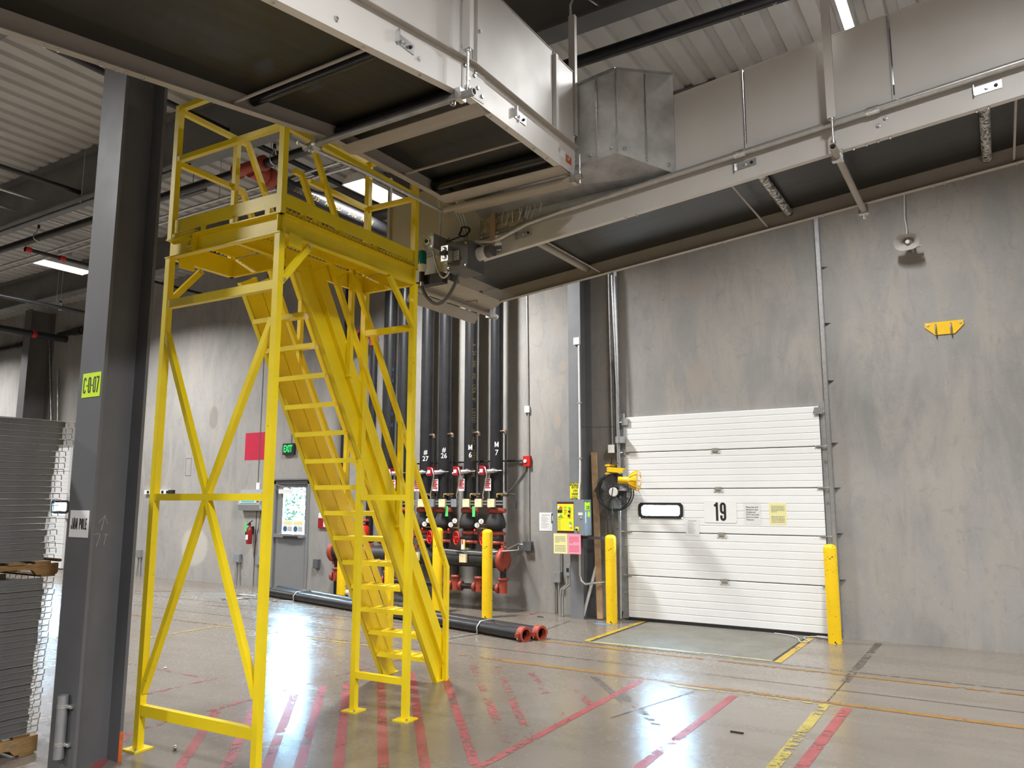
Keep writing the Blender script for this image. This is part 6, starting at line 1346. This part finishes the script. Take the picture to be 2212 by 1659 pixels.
for k in range(NU):
    z = ZU0+k*DU; dy = random.uniform(-.012, .012)+(.035 if k >= NU-4 else 0)+(.02*(k-12)/12 if k > 8 else -.015)
    lab = 'topmost grey wire mesh shelf deck on the upper stack' if k == NU-1 else 'lowest grey wire mesh shelf deck of the upper stack, on the worn pallet' if k == 0 else 'grey wire mesh shelf deck within the upper stack, hooks turned down'
    if k == NU-1: top.location = (WX, WY1+dy, z)
    else: c = dup(top, (0, 0, 0), lab); c.location = (WX+random.uniform(-.006, .004), WY1+dy, z)
low = wire_deck('wire_deck', 'topmost grey wire mesh shelf deck of the lower stack, under the worn pallet', True, (WX, WY1, 0), 'wire decks in the lower stack')
NL, ZL0, DL = 25, .150, .0432
for k in range(NL):
    z = ZL0+k*DL; dy = random.uniform(-.012, .012)-.03*(1-k/NL)+.0
    lab = 'topmost grey wire mesh shelf deck of the lower stack, under the worn pallet' if k == NL-1 else 'lowest grey wire mesh shelf deck of the lower stack, on the floor pallet' if k == 0 else 'grey wire mesh shelf deck within the lower stack, hooks turned up'
    if k == NL-1: low.location = (WX, WY1+dy, z)
    else: c = dup(low, (0, 0, 0), lab); c.location = (WX+random.uniform(-.006, .004), WY1+dy, z)
def pallet(lab, z0, z1, yend, mat, worn):
    o = thing('wood_pallet', lab, 'pallet', (WX-.55, 2.65, z0)); h = z1-z0; y0, y1 = 1.95, yend
    for x in (WX-.03, WX-.55, WX-1.07):
        poly = [(y0, .014), (y0+.15, .014), (y0+.2, .05), (y0+.42, .05), (y0+.47, .014), (y1-.47, .014), (y1-.42, .055), (y1-.36, .06), (y1-.23, .06), (y1-.18, .05), (y1-.15, .014), (y1-.01, .014), (y1, .03 if worn else .014), (y1, h-.022), (y0, h-.022)]
        MB().ext(poly, (x-.02, 0, z0), (x+.02, 0, z0), Y3, Z3).build('stringer', mat, o)
    n = 7
    for k in range(n):
        y = y0+.05+(y1-y0-.16)*k/(n-1); dz = random.uniform(-.002, 0); MB().box((WX-1.10+random.uniform(-.02, .01), y-.055, z0+h-.0215), (WX+.005+random.uniform(-.03, .015), y+.055, z0+h-.004+dz)).build('deck_board', mat, o)
    for y in (y0+.06, (y0+y1)/2, y1-.07): MB().box((WX-1.09, y-.05, z0+.0005), (WX-.008, y+.05, z0+.0137)).build('bottom_board', mat, o)
    return o
lp = pallet('pale wooden pallet on the floor under the lower wire deck stack', 0, .145, 3.20, 'wood_pallet', False)
mb = MB()
for a, b in (((2.98, .062), (2.98, .094)), ((2.98, .094), (3.10, .094)), ((3.10, .094), (3.10, .062)), ((3.10, .062), (2.98, .062))): mb.bar((WX-.0095, a[0], a[1]), (WX-.0095, b[0], b[1]), .003, .001, up=(1, 0, 0))
mb.build('stamp_outline', 'ink_grey', lp); text('IPPC', .022, (WX-.0093, 3.04, .078), Y3, Z3, 'ink_grey', lp, name='stamp_mark')
up = pallet('dark worn wooden pallet between the two wire deck stacks', 1.232, 1.348, 3.245, 'wood_old', True)
MB().cyl((WX-.55, 3.27, 1.345), (WX+.0, 3.25, 1.345), .012, 8).build('loose_rail', 'wood_old', up)

# ================================================================ loose things on the floor
def floorpipe(lab, a, b, r):
    a, b = Vector((*a, r+.001)), Vector((*b, r+.001)); d = (b-a).normalized(); o = thing('loose_pipe', lab, 'pipe', (a+b)/2)
    MB().pipe(a, b, r, .008, 24).build('pipe', 'pipe_black', o)
    c = MB().pipe(b-d*.03, b+d*.06, r+.022, .03, 24).build('coupling', 'oxide_red', o)
    s = d.cross(Z3).normalized()
    for q in (-1, 1):
        e = MB().cbox(b+d*.012+s*q*(r+.035)+Z3*.0, (.05, .05, .05)).build('ear', 'oxide_red', c); MB().cyl(b+d*.012+s*q*(r+.035)-Z3*.05, b+d*.012+s*q*(r+.035)+Z3*.05, .009, 8).build('bolt', 'bright_galv', e)
    return o, d
RP = .078
o, dA = floorpipe('nearer of two long black pipes lying on the floor', (-11.75, 10.27), (-5.36, 8.845), RP); o, dB = floorpipe('farther of two long black pipes lying on the floor', (-11.9, 10.62), (-5.24, 9.045), RP)
def clampring(lab, x, end):
    t = (x+11.75)/(6.39); yA = 10.27+(8.845-10.27)*t; c = Vector((x, yA+.09, RP+.001)); sdir = Vector((.22, .976, 0)); o = thing('pipe_clamp', lab, 'clamp', (x, yA, 0))
    pts = [c+sdir*(-.18)+Z3*(-.07), c+sdir*(-.185)+Z3*.02, c+sdir*(-.12)+Z3*.085, c+sdir*.0+Z3*.092, c+sdir*.12+Z3*.092, c+sdir*.19+Z3*.05]
    MB().tube(pts, .010, 6).build('hoop', 'galvanized', o); e = Vector((*end, .012)); MB().tube([pts[0]+Z3*.0, Vector((pts[0].x, pts[0].y, .012))*.5+e*.5+Z3*.004, e], .008, 6).build('rod', 'galvanized', o); MB().cbox(e+Z3*.008, (.06, .05, .03)).build('clevis_end', 'zinc', o)
clampring('steel hoop and rod clamped over the right end of the two black pipes', -6.08, (-6.24, 8.47)); clampring('steel hoop and rod clamped over the two black pipes behind the stair', -10.72, (-11.0, 9.75))
o = thing('tie_rods', 'small pile of steel hanger rods lying left of the black pipes', 'rod', (-11.9, 9.85, 0))
for k, (a, b) in enumerate((((-12.0, 9.45), (-11.72, 9.85)), ((-11.95, 9.6), (-11.6, 9.9)), ((-12.3, 10.0), (-11.85, 10.05)))): MB().tube([(*a, .012+.006*k), (*b, .012+.006*k)], .012, 6).build('rod', 'zinc', o); MB().cbox((a[0], a[1], .02+.006*k), (.07, .06, .035)).build('clevis_end', 'zinc', o)
p, q = atz(707, 1301, 0), atz(741, 1305, 0); o = thing('plastic_tote', 'small white plastic tote of parts behind the stair foot', 'tote', ((p.x+q.x)/2, p.y+.2, 0))
x0, y0 = p.x, p.y+.32; MB().add([(x0, y0, .001), (x0+.34, y0, .001), (x0+.34, y0+.3, .001), (x0, y0+.3, .001), (x0-.02, y0-.02, .14), (x0+.36, y0-.02, .14), (x0+.36, y0+.32, .14), (x0-.02, y0+.32, .14)], [(3, 2, 1, 0), (0, 1, 5, 4), (1, 2, 6, 5), (2, 3, 7, 6), (3, 0, 4, 7)]).build('tub', 'tag_white', o)
MB().box((x0-.03, y0-.03, .14), (x0+.37, y0+.33, .165)).build('rim', 'white_plastic', o); MB().box((x0+.03, y0+.02, .012), (x0+.18, y0+.2, .13)).build('parts', 'bronze_dark', o)
MB().box((x0+.04, y0-.0165, .03), (x0+.20, y0-.0125, .11)).build('side_opening', 'matte_black', o)
p = atz(1298, 1348, 0); tag(MB().add([(p.x-.13, p.y-.03, .002), (p.x+.02, p.y-.06, .002), (p.x+.16, p.y-.01, .002), (p.x+.10, p.y+.05, .002), (p.x-.08, p.y+.04, .002), (p.x, p.y, .006)], [(0, 1, 5), (1, 2, 5), (2, 3, 5), (3, 4, 5), (4, 0, 5)]).build('plastic_scrap', 'blue_scrap'), 'scrap of blue plastic on the floor beside the clean bollard', 'scrap')
for i, (px, py, lab) in enumerate(((378, 1620, 'small steel ball nearest the front platform leg'), (357, 1444, 'small white pebble on the floor between the platform legs'), (1167, 1333, 'dark scrap on the floor left of the wall column'), (748, 1330, 'short metal strip on the floor left of the rear platform leg'), (1592, 1583, 'dark scrap on the floor near the red floor line'))):
    p = atz(px, py, 0)
    mb = MB(); 
    if i < 2: mb.lathe([(.0, 0), (.013, .004), (.018, .016), (.013, .03), (.0, .034)] if i == 0 else [(0, 0), (.016, .003), (.014, .014), (0, .018)], (p.x, p.y, .0), Z3, 14); m_ = 'bright_galv' if i == 0 else 'tag_white'
    else: mb.box((p.x-.05, p.y-.012, .0005), (p.x+.05, p.y+.012, .009)); m_ = 'matte_black' if i != 3 else 'zinc'
    tag(mb.build(('steel_ball', 'pebble', 'scrap', 'metal_strip', 'scrap')[i], m_), lab, ('ball', 'pebble', 'scrap', 'strip', 'scrap')[i])

for a, b, lab in (((2, 752), (58, 742), 'dark pipe on the far wall above the wire deck stack'), ((140, 718), (182, 712), 'dark pipe on the far wall just left of the grey column')):
    p, q = aty(*a, 11.1), aty(*b, 11.1); tag(MB().cyl((p.x-.3, 11.12, q.z), (q.x, 11.12, q.z), .075, 12).cyl((q.x-.5, 11.12, q.z), (q.x-.15, 11.12, q.z), .105, 12).build('far_pipe', 'pipe_black'), lab, 'pipe')
